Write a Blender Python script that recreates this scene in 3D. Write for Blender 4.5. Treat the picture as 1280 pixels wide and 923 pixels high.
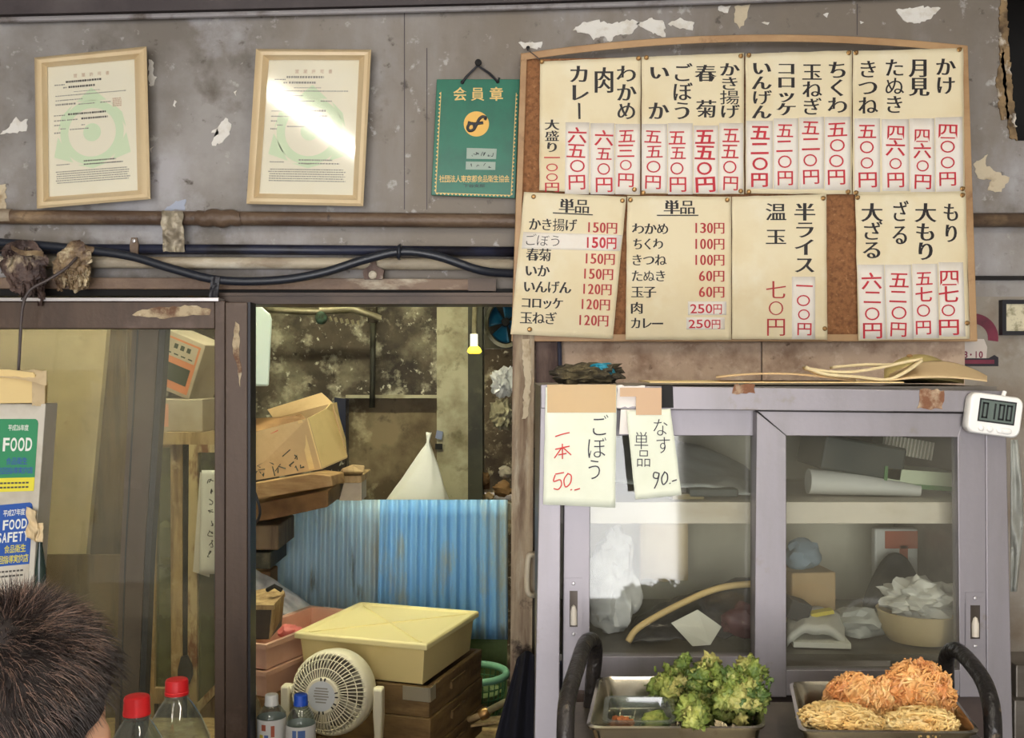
import bpy, bmesh, math, random
from mathutils import Vector, Matrix, noise
for o in list(bpy.data.objects): bpy.data.objects.remove(o)
SC = bpy.context.scene
COL = SC.collection
F = 1300.0                      # focal length in pixels of the 1280 px wide frame
CZ = 1.45                       # eye height
# ---------------------------------------------------------------- camera, world, light, exposure
cam = bpy.data.cameras.new('camera'); cam.sensor_width = 36; cam.lens = 36 * F / 1280; cam.clip_start = .02
co = bpy.data.objects.new('camera', cam); COL.objects.link(co)
co.location = (0, 0, CZ); co.rotation_euler = (math.pi / 2, 0, 0); SC.camera = co
SC.view_settings.view_transform = 'Standard'; SC.view_settings.look = 'None'
SC.view_settings.gamma = 1; SC.view_settings.use_curve_mapping = False
SC.view_settings.exposure = 0.95
SC.cycles.use_denoising = True
SC.cycles.max_bounces = 10; SC.cycles.transparent_max_bounces = 24
SC.cycles.caustics_reflective = False; SC.cycles.caustics_refractive = False
W = bpy.data.worlds.new('daylight'); SC.world = W; W.use_nodes = True
bg = W.node_tree.nodes['Background']; bg.inputs[0].default_value = (.97, .96, .97, 1); bg.inputs[1].default_value = 5.0

def area(name, loc, target, sx, sy, power, col, portal=False):
    l = bpy.data.lights.new(name, 'AREA'); l.shape = 'RECTANGLE'; l.size = sx; l.size_y = sy
    l.energy = power; l.color = col
    o = bpy.data.objects.new(name, l); COL.objects.link(o); o.location = loc
    o.rotation_euler = (Vector(target) - Vector(loc)).to_track_quat('-Z', 'Y').to_euler()
    if portal: l.cycles.is_portal = True
    return o
area('shopfront_daylight', (-.35, -2.95, 1.2), (-.35, 0, 1.2), 2.9, 2.3, 1, (1, 1, 1), True)
TUBE_FRONT, TUBE_BACK = 48.0, 90.0        # emission strength of the fluorescent tubes

# ---------------------------------------------------------------- helpers
def P(px, py, d): return Vector(((px - 640) * d / F, d, CZ - (py - 461.5) * d / F))
def lin(c):
    return tuple((v / 255 / 12.92) if v / 255 <= .04045 else ((v / 255 + .055) / 1.055) ** 2.4 for v in c[:3]) + (1,)
MATS = {}
def M(name, rgb, rough=.6, metal=0.0, layers=(), bump=None, spec=.5, emit=None, stretch=(1, 1, 1), sss=0, coat=0, trans=0):
    """layers: (rgb2, noise scale, ramp lo, ramp hi[, stretch]); bump: (scale, strength)"""
    m = bpy.data.materials.new(name); m.use_nodes = True; nt = m.node_tree; N = nt.nodes; L = nt.links
    b = N['Principled BSDF']; b.inputs['Roughness'].default_value = rough; b.inputs['Metallic'].default_value = metal
    b.inputs['Specular IOR Level'].default_value = spec
    if coat: b.inputs['Coat Weight'].default_value = coat; b.inputs['Coat Roughness'].default_value = .15
    if trans: b.inputs['Transmission Weight'].default_value = trans
    if sss: b.inputs['Subsurface Weight'].default_value = sss; b.inputs['Subsurface Radius'].default_value = (.01, .006, .004)
    col = lin(rgb); b.inputs['Base Color'].default_value = col
    if layers or bump:
        tc = N.new('ShaderNodeTexCoord')
    prev = None
    for k, ly in enumerate(layers):
        rgb2, sc, lo, hi = ly[:4]; st = ly[4] if len(ly) > 4 else stretch
        mp = N.new('ShaderNodeMapping'); mp.inputs['Scale'].default_value = st
        mp.inputs['Location'].default_value = (k * 3.7 + len(name) * .31, k * 1.3, k * 2.1)
        L.new(tc.outputs['Object'], mp.inputs['Vector'])
        nz = N.new('ShaderNodeTexNoise'); nz.inputs['Scale'].default_value = sc; nz.inputs['Detail'].default_value = 8
        nz.inputs['Roughness'].default_value = .62
        L.new(mp.outputs[0], nz.inputs['Vector'])
        rp = N.new('ShaderNodeMapRange'); rp.inputs['From Min'].default_value = lo; rp.inputs['From Max'].default_value = hi
        L.new(nz.outputs['Fac'], rp.inputs['Value'])
        mx = N.new('ShaderNodeMix'); mx.data_type = 'RGBA'
        L.new(rp.outputs[0], mx.inputs['Factor'])
        if prev is None: mx.inputs['A'].default_value = col
        else: L.new(prev, mx.inputs['A'])
        mx.inputs['B'].default_value = lin(rgb2); prev = mx.outputs['Result']
    if prev is not None: L.new(prev, b.inputs['Base Color'])
    if bump:
        nz = N.new('ShaderNodeTexNoise'); nz.inputs['Scale'].default_value = bump[0]; nz.inputs['Detail'].default_value = 6
        L.new(tc.outputs['Object'], nz.inputs['Vector'])
        bp = N.new('ShaderNodeBump'); bp.inputs['Strength'].default_value = bump[1]; bp.inputs['Distance'].default_value = .01
        L.new(nz.outputs['Fac'], bp.inputs['Height']); L.new(bp.outputs[0], b.inputs['Normal'])
    if emit: b.inputs['Emission Color'].default_value = lin(emit[0]); b.inputs['Emission Strength'].default_value = emit[1]
    MATS[name] = m; return m
def glassy(name, tint=(255, 255, 255), dirt=0.0, dirt_rgb=(200, 200, 190), rough=.02, ior=1.5, dscale=6, gain=1.0, lo=.35, hi=.75):
    m = bpy.data.materials.new(name); m.use_nodes = True; nt = m.node_tree; N = nt.nodes; L = nt.links
    N.remove(N['Principled BSDF']); out = N['Material Output']
    tr = N.new('ShaderNodeBsdfTransparent'); tr.inputs[0].default_value = lin(tint)
    gl = N.new('ShaderNodeBsdfGlossy'); gl.inputs['Roughness'].default_value = rough
    lw = N.new('ShaderNodeLayerWeight'); lw.inputs[0].default_value = .5
    pw = N.new('ShaderNodeMath'); pw.operation = 'POWER'; pw.inputs[1].default_value = 5; L.new(lw.outputs['Facing'], pw.inputs[0])
    f0 = ((ior - 1) / (ior + 1)) ** 2 * gain
    mu = N.new('ShaderNodeMath'); mu.operation = 'MULTIPLY_ADD'; mu.inputs[1].default_value = 1 - f0; mu.inputs[2].default_value = f0; mu.use_clamp = True
    L.new(pw.outputs[0], mu.inputs[0])
    mx = N.new('ShaderNodeMixShader'); L.new(mu.outputs[0], mx.inputs[0]); L.new(tr.outputs[0], mx.inputs[1]); L.new(gl.outputs[0], mx.inputs[2])
    last = mx.outputs[0]
    if dirt:
        df = N.new('ShaderNodeBsdfDiffuse'); df.inputs[0].default_value = lin(dirt_rgb)
        tc = N.new('ShaderNodeTexCoord'); nz = N.new('ShaderNodeTexNoise'); nz.inputs['Scale'].default_value = dscale; nz.inputs['Detail'].default_value = 7
        L.new(tc.outputs['Object'], nz.inputs['Vector'])
        rp = N.new('ShaderNodeMapRange'); rp.inputs['From Min'].default_value = lo; rp.inputs['From Max'].default_value = hi
        rp.inputs['To Max'].default_value = dirt; rp.inputs['To Min'].default_value = dirt * .25
        L.new(nz.outputs['Fac'], rp.inputs['Value'])
        m2 = N.new('ShaderNodeMixShader'); L.new(rp.outputs[0], m2.inputs[0]); L.new(last, m2.inputs[1]); L.new(df.outputs[0], m2.inputs[2]); last = m2.outputs[0]
    L.new(last, out.inputs['Surface']); MATS[name] = m; return m

class MB:
    def __init__(s): s.v = []; s.f = []
    def add(s, vs, fs):
        b = len(s.v); s.v += [Vector(v) for v in vs]; s.f += [tuple(i + b for i in f) for f in fs]; return s
    def box(s, c, size, rot=None, taper=1.0):
        x, y, z = (k / 2 for k in size); R = rot or Matrix.Identity(3)
        vs = [Vector((sx * x * (taper if sz < 0 else 1), sy * y * (taper if sz < 0 else 1), sz * z)) for sz in (-1, 1) for sx, sy in ((-1, -1), (1, -1), (1, 1), (-1, 1))]
        return s.add([R @ v + Vector(c) for v in vs], [(3, 2, 1, 0), (4, 5, 6, 7), (0, 1, 5, 4), (1, 2, 6, 5), (2, 3, 7, 6), (3, 0, 4, 7)])
    def panel(s, pts, th):
        """polygon in space (counter-clockwise seen from the front) thickened backwards"""
        pts = [Vector(p) for p in pts]; n = Vector((0, 0, 0))
        for i in range(len(pts)): n += (pts[i] - pts[0]).cross(pts[(i + 1) % len(pts)] - pts[0])
        n.normalize()
        if n.y > 0: n = -n; pts = pts[::-1]
        k = len(pts)
        return s.add(pts + [p - n * th for p in pts], [tuple(range(k)), tuple(range(2 * k - 1, k - 1, -1))] + [(i, i + k, (i + 1) % k + k, (i + 1) % k) for i in range(k)])
    def prism(s, px, d, th): return s.panel([P(x, y, d) for x, y in px], th)
    def rect(s, x0, y0, x1, y1, d, th): return s.prism([(x0, y1), (x1, y1), (x1, y0), (x0, y0)], d, th)
    def tube(s, pts, r, n=10, cap=True):
        pts = [Vector(p) for p in pts]; k = len(pts); rs = r if isinstance(r, (list, tuple)) else [r] * k
        up = None; vs = []
        for i, p in enumerate(pts):
            t = (pts[min(i + 1, k - 1)] - pts[max(i - 1, 0)]).normalized()
            if up is None: up = t.orthogonal().normalized()
            up = (up - t * up.dot(t)); up = up.normalized() if up.length > 1e-6 else t.orthogonal().normalized()
            w = t.cross(up)
            vs += [p + (up * math.cos(a) + w * math.sin(a)) * rs[i] for a in (2 * math.pi * j / n for j in range(n))]
        fs = [(i * n + j, i * n + (j + 1) % n, (i + 1) * n + (j + 1) % n, (i + 1) * n + j) for i in range(k - 1) for j in range(n)]
        if cap: fs += [tuple(range(n - 1, -1, -1)), tuple(range((k - 1) * n, k * n))]
        return s.add(vs, fs)
    def loft(s, rings, cap0=True, cap1=True, closed=True):
        n = len(rings[0]); vs = [v for r in rings for v in r]; k = len(rings); e = n if closed else n - 1
        fs = [(i * n + j, i * n + (j + 1) % n, (i + 1) * n + (j + 1) % n, (i + 1) * n + j) for i in range(k - 1) for j in range(e)]
        if cap0: fs.append(tuple(range(n - 1, -1, -1)))
        if cap1: fs.append(tuple(range((k - 1) * n, k * n)))
        return s.add(vs, fs)
    def lathe(s, prof, c, n=24, R=None, cap0=True, cap1=True):
        R = R or Matrix.Identity(3); c = Vector(c)
        return s.loft([[R @ Vector((r * math.cos(2 * math.pi * j / n), r * math.sin(2 * math.pi * j / n), z)) + c for j in range(n)] for r, z in prof], cap0, cap1)
    def sheet(s, fn, nu, nv, th=None):
        """fn(u,v) -> point; grid; th gives the sheet a back"""
        g = [[Vector(fn(i / nu, j / nv)) for i in range(nu + 1)] for j in range(nv + 1)]
        vs = [p for r in g for p in r]; q = nu + 1
        fs = [(j * q + i, j * q + i + 1, (j + 1) * q + i + 1, (j + 1) * q + i) for j in range(nv) for i in range(nu)]
        if th:
            b = len(vs); off = Vector(th) if not isinstance(th, (int, float)) else Vector((0, th, 0))
            vs += [p + off for p in vs[:b]]; fs += [tuple(k + b for k in f[::-1]) for f in fs]
            rim = [i for i in range(q)] + [j * q + nu for j in range(1, nv + 1)] + [nv * q + i for i in range(nu - 1, -1, -1)] + [j * q for j in range(nv - 1, 0, -1)]
            for a in range(len(rim)):
                i, j = rim[a], rim[(a + 1) % len(rim)]; fs.append((j, i, i + b, j + b))
        return s.add(vs, fs)
    def blob(s, c, rad, amp=.15, sc=3.0, sub=4, seed=0, R=None, flat=None):
        bm = bmesh.new(); bmesh.ops.create_icosphere(bm, subdivisions=sub, radius=1)
        vs = []
        for v in bm.verts:
            p = v.co.copy(); q = p * sc + Vector((seed * 7.3, seed * 3.1, seed))
            k = 1 + amp * (noise.noise(q) + .5 * noise.noise(q * 2.3) + .25 * noise.noise(q * 5.1))
            w = Vector((p.x * rad[0] * k, p.y * rad[1] * k, p.z * rad[2] * k))
            if flat is not None and w.z < flat: w.z = flat
            vs.append((R @ w if R else w) + Vector(c))
        bm.verts.ensure_lookup_table()
        s.add(vs, [tuple(v.index for v in f.verts) for f in bm.faces]); bm.free(); return s
    def build(s, name, mat, parent=None, smooth=False, bevel=0, origin=None):
        me = bpy.data.meshes.new(name)
        if origin is None:
            if parent is not None: origin = parent.get('_o'); origin = Vector(origin) if origin is not None else Vector((0, 0, 0))
            else:
                lo = [min(v[i] for v in s.v) for i in range(3)]; hi = [max(v[i] for v in s.v) for i in range(3)]
                origin = Vector(((lo[0] + hi[0]) / 2, (lo[1] + hi[1]) / 2, lo[2]))
        origin = Vector(origin)
        me.from_pydata([v - origin for v in s.v], [], s.f); me.update()
        me.materials.append(MATS[mat] if isinstance(mat, str) else mat)
        o = bpy.data.objects.new(name, me); COL.objects.link(o)
        if parent is not None: o.parent = parent; 
        else: o.location = origin
        o['_o'] = list(origin)
        if smooth:
            me.polygons.foreach_set('use_smooth', [True] * len(me.polygons))
            if smooth != 'all': me.set_sharp_from_angle(angle=math.radians(40))
        if bevel:
            bm = o.modifiers.new('soft', 'BEVEL'); bm.width = bevel; bm.segments = 2; bm.limit_method = 'ANGLE'; bm.angle_limit = math.radians(40)
        return o
def thing(name, label, cat, loc, group=None):
    o = bpy.data.objects.new(name, None); COL.objects.link(o); o.location = loc; o['_o'] = list(loc); o.empty_display_size = .05
    return tag(o, label, cat, group)
def tag(o, label, cat, group=None, kind=None):
    o['label'] = label; o['category'] = cat
    if group: o['group'] = group
    if kind: o['kind'] = kind
    return o
def struct(o, label=None):
    o['kind'] = 'structure'
    if label: o['label'] = label
    return o
def Rz(a): return Matrix.Rotation(math.radians(a), 3, 'Z')
def Rx(a): return Matrix.Rotation(math.radians(a), 3, 'X')
def Ry(a): return Matrix.Rotation(math.radians(a), 3, 'Y')
def smoothpath(pts, n=8):
    pts = [Vector(p) for p in pts]; out = []
    for i in range(len(pts) - 1):
        p0 = pts[max(i - 1, 0)]; p1 = pts[i]; p2 = pts[i + 1]; p3 = pts[min(i + 2, len(pts) - 1)]
        for k in range(n):
            t = k / n
            out.append(.5 * ((2 * p1) + (p2 - p0) * t + (2 * p0 - 5 * p1 + 4 * p2 - p3) * t * t + (3 * p1 - p0 - 3 * p2 + p3) * t ** 3))
    return out + [pts[-1]]
def ragged(pts, step=4, amp=1.6, seed=0):
    """an outline with a torn, irregular edge"""
    rnd = random.Random(seed); out = []
    for i in range(len(pts)):
        a = Vector(pts[i]); b = Vector(pts[(i + 1) % len(pts)]); n = max(1, int((b - a).length / step))
        for k in range(n):
            p = a.lerp(b, k / n); out.append((p.x + rnd.uniform(-amp, amp) * (k > 0), p.y + rnd.uniform(-amp, amp) * (k > 0)))
    return out

# ---------------------------------------------------------------- lettering
_gl = {}
def glyph(ch, style):
    """glyph outline -> (2D verts in the em box, faces); style = (widen x, widen y)"""
    key = (ch, style)
    if key in _gl: return _gl[key]
    c = bpy.data.curves.new('glyph', 'FONT'); c.body = ch; c.size = 1
    o = bpy.data.objects.new('glyph', c); COL.objects.link(o)
    k = o.to_curve(bpy.context.evaluated_depsgraph_get())
    polys = []
    for sp in k.splines:
        bp = sp.bezier_points; pl = []
        for i in range(len(bp)):
            a, b = bp[i], bp[(i + 1) % len(bp)]
            p0, p1, p2, p3 = a.co.xy, a.handle_right.xy, b.handle_left.xy, b.co.xy
            straight = (p1 - p0).length < 1e-5 and (p3 - p2).length < 1e-5 or abs((p3 - p0).cross(p1 - p0)) + abs((p3 - p0).cross(p2 - p0)) < 1e-6
            n = 1 if straight else 4
            for q in range(n):
                t = q / n; pl.append(p0 * (1 - t) ** 3 + p1 * 3 * t * (1 - t) ** 2 + p2 * 3 * t * t * (1 - t) + p3 * t ** 3)
        pl2 = [p for i, p in enumerate(pl) if (p - pl[i - 1]).length > 1e-5]
        if len(pl2) > 2: polys.append(pl2)
    o.to_curve_clear(); bpy.data.objects.remove(o); bpy.data.curves.remove(c)
    npt = sum(len(p) for p in polys); kk = .8 if ord(ch) < 128 else 1.0 if npt < 70 else .8 if npt < 95 else .55 if npt < 150 else .4
    if ch in 'ぬ': kk = .15
    if ch in 'ござじぼぎげ': kk = .5
    if ch in '食揚': kk = .05
    if ch in '玉五四円': kk = min(kk, .6)
    if ch in 'げけぼきねめぎ': kk = min(kk, .7)
    if len(polys) > 5: kk = min(kk, .42)
    if min(style) < -.007: kk = 1.0 if ord(ch) > 128 and ch not in 'ぬ' and max(style) < 0 else kk
    style = (style[0] * kk, style[1] * kk)
    cu = bpy.data.curves.new('glyph', 'CURVE'); cu.dimensions = '2D'; cu.fill_mode = 'BOTH'
    for pl in polys:
        n = len(pl); q = []
        for i in range(n):
            a = (pl[i] - pl[i - 1]).normalized(); b = (pl[(i + 1) % n] - pl[i]).normalized()
            na = Vector((a.y, -a.x)); nb = Vector((b.y, -b.x)); m = na + nb
            m = m / max(.35, 1 + na.dot(nb))
            q.append((pl[i].x + m.x * style[0], pl[i].y + m.y * style[1]))
        s = cu.splines.new('POLY'); s.points.add(n - 1); s.use_cyclic_u = True
        for i in range(n): s.points[i].co = (q[i][0], q[i][1], 0, 1)
    o = bpy.data.objects.new('glyph', cu); COL.objects.link(o)
    me = o.to_mesh(); vs = [v.co.xy.copy() for v in me.vertices]; fs = [tuple(p.vertices) for p in me.polygons]
    o.to_mesh_clear(); bpy.data.objects.remove(o); bpy.data.curves.remove(cu)
    _gl[key] = (vs, fs); return _gl[key]
BRUSH, BOLD, THIN, PEN, FAT = (.040, -.003), (.022, .016), (-.008, -.012), (.012, .012), (.036, .03)
def put(mb, ch, cx, cy, w, h, style, fn, rot=0.0, jit=None):
    """one character, its em box centred on pixel (cx,cy), w x h pixels, laid on surface fn(px,py)"""
    if ch == ' ': return
    vs, fs = glyph(ch, style)
    if not vs: return
    if ord(ch) < 128:
        x0 = min(v.x for v in vs); x1 = max(v.x for v in vs)
        cxn = (x0 + x1) / 2; q = [((v.x - cxn) / max(.3, x1 - x0) * .86, (v.y - .345) * 1.15) for v in vs]
        if ch in '.,-': q = [((v.x - cxn) * 1.2, (v.y - .345) * 1.15) for v in vs]
        if ch == '1': q = [((v.x - cxn) * 1.5, (v.y - .345) * 1.15) for v in vs]
    else:
        q = [(v.x - .5, v.y - .38) for v in vs]
        if ch == '〇': q = [(x * .74, y * .78) for x, y in q]
    ca, sa = math.cos(rot), math.sin(rot); pts = []
    for x, y in q:
        x, y = x * w, y * h
        pts.append(fn(cx + x * ca + y * sa, cy - (y * ca - x * sa)))
    mb.add(pts, fs)
def column(mb, text, cx0, y0, y1, w, fn, style=BRUSH, cx1=None, jit=0.0, seed=0, grow=1.17):
    rnd = random.Random(seed + len(text)); n = len(text); cell = (y1 - y0) / n; cx1 = cx0 if cx1 is None else cx1
    for i, ch in enumerate(text):
        cy = y0 + cell * (i + .5); cx = cx0 + (cx1 - cx0) * i / max(1, n - 1)
        g = grow * (1 + rnd.uniform(-jit, jit)); r = rnd.uniform(-jit, jit) * .5
        if ch == 'ー':
            hw = w * .07; pl = [(cx - hw, cy - cell * .44), (cx + hw * .9, cy - cell * .40), (cx + hw * 1.1, cy + cell * .45), (cx - hw * .6, cy + cell * .45)]
            mb.add([fn(*p) for p in pl[::-1]], [(0, 1, 2, 3)]); continue
        put(mb, ch, cx + rnd.uniform(-jit, jit) * w * .4, cy + rnd.uniform(-jit, jit) * 3, w * g, cell * min(g, 1.09), style, fn, r)
def row(mb, text, x0, x1, yc, h, fn, style=BRUSH, slope=0.0, jit=0.0, seed=0, dw=.55):
    rnd = random.Random(seed); ws = [dw if ord(c) < 128 else 1 for c in text]; u = (x1 - x0) / sum(ws); x = x0
    for ch, wt in zip(text, ws):
        c = x + wt * u / 2
        put(mb, ch, c + rnd.uniform(-jit, jit) * 3, yc + (c - x0) * slope + rnd.uniform(-jit, jit) * 4, wt * u * (1.06 if wt == 1 else 1), h, style, fn, slope + rnd.uniform(-jit, jit))
        x += wt * u
def quad(mb, pts, fn, n=6):
    """a small paper slip on surface fn; pts TL,TR,BR,BL in pixels"""
    tl, tr, br, bl = (Vector(p) for p in pts)
    mb.sheet(lambda u, v: fn(*(bl.lerp(br, u).lerp(tl.lerp(tr, u), v))), n, n, .0004); return mb
def strokes(mb, lines, r, fn, n=6):
    for ln in lines:
        mb.tube([fn(x, y) for x, y in ln] if len(ln) < 3 else [fn(p.x, p.y) for p in smoothpath([(x, y, 0) for x, y in ln], 5)], r, n)
# ---------------------------------------------------------------- materials
M('wall_paint', (156, 152, 149), .55, layers=[((118, 111, 103), 2.2, .44, .62), ((172, 170, 173), 3.5, .52, .66), ((100, 92, 83), 7, .56, .70), ((126, 116, 104), 1.4, .45, .60, (1, 1, .3)), ((84, 76, 68), 22, .62, .70), ((176, 172, 168), 30, .62, .70)], bump=(40, .12))
M('patch_white', (232, 229, 222), .9, layers=[((200, 190, 172), 30, .5, .75)], bump=(60, .3))
M('patch_beige', (206, 192, 165), .9, layers=[((150, 125, 92), 25, .48, .7)], bump=(60, .3))
M('patch_blue', (170, 178, 196), .8)
M('wall_edge', (150, 125, 90), .85, layers=[((70, 55, 40), 14, .45, .65), ((215, 208, 195), 22, .58, .68)], bump=(40, .4))
M('block', (196, 172, 150), .85, layers=[((146, 118, 98), 14, .45, .7), ((222, 204, 184), 26, .55, .75), ((92, 68, 52), 34, .62, .72)], bump=(70, .35))
M('wall_low', (150, 142, 130), .75, layers=[((118, 100, 80), 5, .45, .7), ((178, 174, 166), 9, .55, .75)], bump=(50, .2))
M('beam', (66, 58, 60), .5, layers=[((92, 84, 84), 4, .5, .75)])
M('molding', (150, 146, 148), .5, layers=[((96, 86, 80), 14, .5, .7)])
M('ceiling', (150, 146, 138), .9)
M('plaster', (170, 165, 155), .9)
M('floor', (92, 88, 82), .7, layers=[((60, 56, 50), 4, .4, .7)])
M('dark', (22, 20, 19), .8)
M('rust_pipe', (112, 92, 74), .5, layers=[((66, 46, 36), 6, .42, .6, (.35, 1, 1)), ((168, 142, 108), 9, .55, .72, (.5, 1, 1)), ((40, 30, 28), 20, .62, .72)], bump=(60, .35))
M('blue_pipe', (38, 42, 62), .42, layers=[((22, 20, 28), 8, .45, .6), ((150, 150, 150), 24, .66, .72, (.3, 1, 1))])
M('cream_pipe', (186, 174, 152), .55, layers=[((120, 98, 78), 10, .5, .7, (.4, 1, 1)), ((225, 220, 205), 12, .55, .7, (.4, 1, 1))], bump=(60, .25))
M('duct', (130, 108, 90), .6, layers=[((84, 62, 50), 7, .45, .65, (.5, 1, 1)), ((200, 190, 168), 9, .58, .68, (.4, 1, 1))], bump=(60, .25))
M('black_cable', (34, 38, 48), .38)
M('thin_cable', (78, 68, 66), .5)
M('silver_tape', (158, 148, 128), .42, .3, layers=[((110, 98, 82), 18, .5, .7)], bump=(45, .6))
M('rag', (100, 80, 72), .6, layers=[((52, 38, 36), 12, .42, .6), ((196, 178, 148), 16, .57, .7)], bump=(60, .8))
M('rag_pale', (150, 128, 98), .55, layers=[((84, 64, 52), 20, .45, .62), ((214, 198, 164), 26, .56, .68)], bump=(60, .8))
M('door_brown', (86, 69, 57), .5, .15, layers=[((68, 53, 44), 5, .45, .7, (3, 3, .4)), ((108, 90, 80), 9, .58, .75)], bump=(90, .08))
M('door_silver', (196, 192, 192), .35, .7)
M('rubber', (26, 26, 34), .5)
M('worn_paint', (190, 172, 140), .8, layers=[((110, 78, 58), 18, .46, .6), ((225, 215, 190), 24, .58, .7)], bump=(60, .4))
M('head_rail', (84, 68, 56), .5, .2, layers=[((58, 46, 40), 8, .45, .65, (.4, 1, 1)), ((120, 100, 84), 12, .58, .72, (.4, 1, 1))])
glassy('window_glass', (252, 252, 248), dirt=.12, dirt_rgb=(170, 165, 140), dscale=7)
glassy('smudged_glass', (250, 248, 242), dirt=.2, dirt_rgb=(160, 148, 118), dscale=4)
M('post_wood', (176, 158, 132), .8, layers=[((116, 94, 76), 7, .4, .65, (6, 6, .5)), ((190, 178, 156), 12, .55, .72, (5, 5, .6)), ((60, 48, 40), 10, .62, .7)], bump=(60, .4))
M('post_dark', (112, 92, 82), .7, layers=[((66, 46, 40), 10, .42, .65, (3, 3, .6)), ((190, 180, 168), 14, .6, .7)], bump=(60, .3))
M('grime', (84, 74, 60), .85, layers=[((46, 38, 32), 3, .42, .6), ((150, 142, 118), 4.5, .50, .72), ((66, 56, 45), 8, .50, .66), ((190, 184, 158), 12, .54, .72), ((206, 202, 180), 34, .60, .68), ((48, 40, 32), 22, .60, .70)], bump=(30, .3))
M('grime_pale', (176, 170, 142), .85, layers=[((110, 100, 72), 6, .45, .7), ((84, 76, 54), 14, .58, .74)], bump=(30, .2))
M('grime_panel', (134, 118, 90), .85, layers=[((84, 70, 50), 4, .42, .6), ((184, 172, 138), 6, .54, .66), ((60, 48, 36), 12, .58, .72)], bump=(30, .2))
M('grime_dark', (60, 58, 44), .7, layers=[((38, 36, 28), 6, .45, .65), ((96, 92, 72), 10, .6, .74)])
M('beige_board', (205, 190, 160), .75, layers=[((178, 160, 128), 3, .5, .75), ((150, 132, 104), 16, .64, .76)])
M('brown_board', (110, 92, 68), .7, layers=[((78, 62, 46), 6, .45, .68, (6, 6, .6))])

# ---------------------------------------------------------------- setting
WB = 2.40
def room_box(name, lo, hi, mat):
    mb = MB(); c = [(lo[i] + hi[i]) / 2 for i in range(3)]; mb.box(c, [hi[i] - lo[i] for i in range(3)])
    return struct(mb.build(name, mat))
room_box('floor', (-2.6, -3.2, -.1), (2.4, 4.9, 0), 'floor')
room_box('ceiling', (-2.6, -3.2, 2.65), (2.4, 4.9, 2.75), 'ceiling')
room_box('wall_left', (-2.6, -3.2, 0), (-2.4, 4.9, 2.65), 'plaster')
room_box('wall_right', (2.2, -3.2, 0), (2.4, 4.9, 2.65), 'plaster')
mb = MB()                                     # the street side: a wide open shop front behind the viewer
mb.box((-2.1, -3.1, 1.325), (.6, .2, 2.65)); mb.box((1.6, -3.1, 1.325), (1.2, .2, 2.65)); mb.box((-.4, -3.1, 2.5), (2.8, .2, .3))
struct(mb.build('wall_front', 'plaster'))
mb = MB()
mb.prism([(-700, 368), (662, 368), (662, -200), (-700, -200)], WB, .12)
mb.prism([(662, 1250), (1830, 1250), (1830, 176), (1269, 176), (1258, 60), (1254, -200), (662, -200)], WB, .12)
wall = struct(mb.build('wall_back', 'wall_paint'))
def on_wall(name, polys, mat, th=.0016):
    m = MB()
    for k, pl in enumerate(polys): m.prism(ragged(pl, 3, 1.5, k + len(name)), WB - th, th + .001)
    return struct(m.build(name, mat, wall))
for k, pl in enumerate([
    [(0, 168), (12, 158), (20, 146), (25, 152), (35, 149), (33, 164), (15, 166)],
    [(186, 74), (192, 78), (191, 92), (196, 96), (192, 107), (186, 106)],
    [(282, 147), (289, 155), (287, 168), (278, 178), (265, 182), (267, 170), (276, 166), (264, 166), (273, 158)],
    [(292, 115), (296, 113), (295, 120)], [(218, 125), (221, 127), (219, 134), (216, 132)], [(187, 186), (192, 183), (189, 191)],
    [(716, 38), (728, 28), (745, 25), (765, 30), (790, 24), (800, 28), (790, 42), (770, 44), (763, 52), (755, 45), (742, 50), (735, 42)],
    [(795, 30), (815, 22), (830, 28), (832, 46), (822, 44), (810, 38)],
    [(835, 30), (850, 22), (868, 28), (866, 38), (850, 36)], [(898, 8), (914, 7), (910, 16), (900, 14)],
    [(648, 53), (678, 52), (676, 60), (655, 61)], [(1029, 18), (1036, 16), (1034, 22)], [(1075, 26), (1080, 28), (1076, 30)], [(952, 28), (962, 28), (960, 31)],
    [(1120, 12), (1150, 8), (1176, 10), (1165, 22), (1150, 29), (1132, 27)],
    [(1217, 205), (1235, 193), (1232, 205), (1245, 215), (1262, 222), (1252, 240), (1235, 238), (1240, 225), (1222, 222)]]):
    on_wall('peeled_patch', [pl], 'patch_white' if k < 15 else 'patch_beige')
on_wall('peeled_patch', [[(918, 8), (938, 5), (934, 22), (925, 36), (918, 28)]], 'patch_beige')
on_wall('peeled_patch', [[(-20, 230), (7, 230), (7, 262), (-20, 262)]], 'patch_beige')
on_wall('peeled_patch', [[(205, 263), (220, 251), (232, 249), (231, 263)]], 'patch_blue')
on_wall('worn_edge', [[(1250, -20), (1258, -20), (1262, 70), (1272, 176), (1262, 172), (1256, 120), (1250, 60)], [(1245, 100), (1254, 60), (1262, 150), (1252, 150)]], 'wall_edge', .004)
m = MB()                                       # rough blocks under the notice board
for x0, x1 in ((662, 951), (953, 1206)):
    m.sheet(lambda u, v: P(x0 + (x1 - x0) * u, 560 - 145 * v, WB - .010 - .003 * noise.noise(Vector((u * 14 + x0, v * 6, 2)))), 40, 14, .010)
struct(m.build('block_course', 'block', wall))
m = MB(); m.prism([(1206, 1200), (1700, 1200), (1700, 371), (1206, 371)], WB - .006, .006); struct(m.build('lower_panel', 'wall_low', wall))
m = MB(); m.rect(1205, 345, 1700, 350, WB - .012, .012); struct(m.build('ledge_strip', 'dark', wall))
for sx, s0, s1 in ((505, 12, 262), (533, 60, 262), (1071, 5, 44), (1135, 346, 371)):
    m = MB(); m.rect(sx, s0, sx + 1.1, s1, WB - .0008, .002); struct(m.build('wall_seam', 'beam', wall))
room_box('wall_recess', (1.0, 2.9, 1.2), (2.2, 2.98, 2.65), 'dark')  # shade of the recess put into a near-black wall colour
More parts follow.
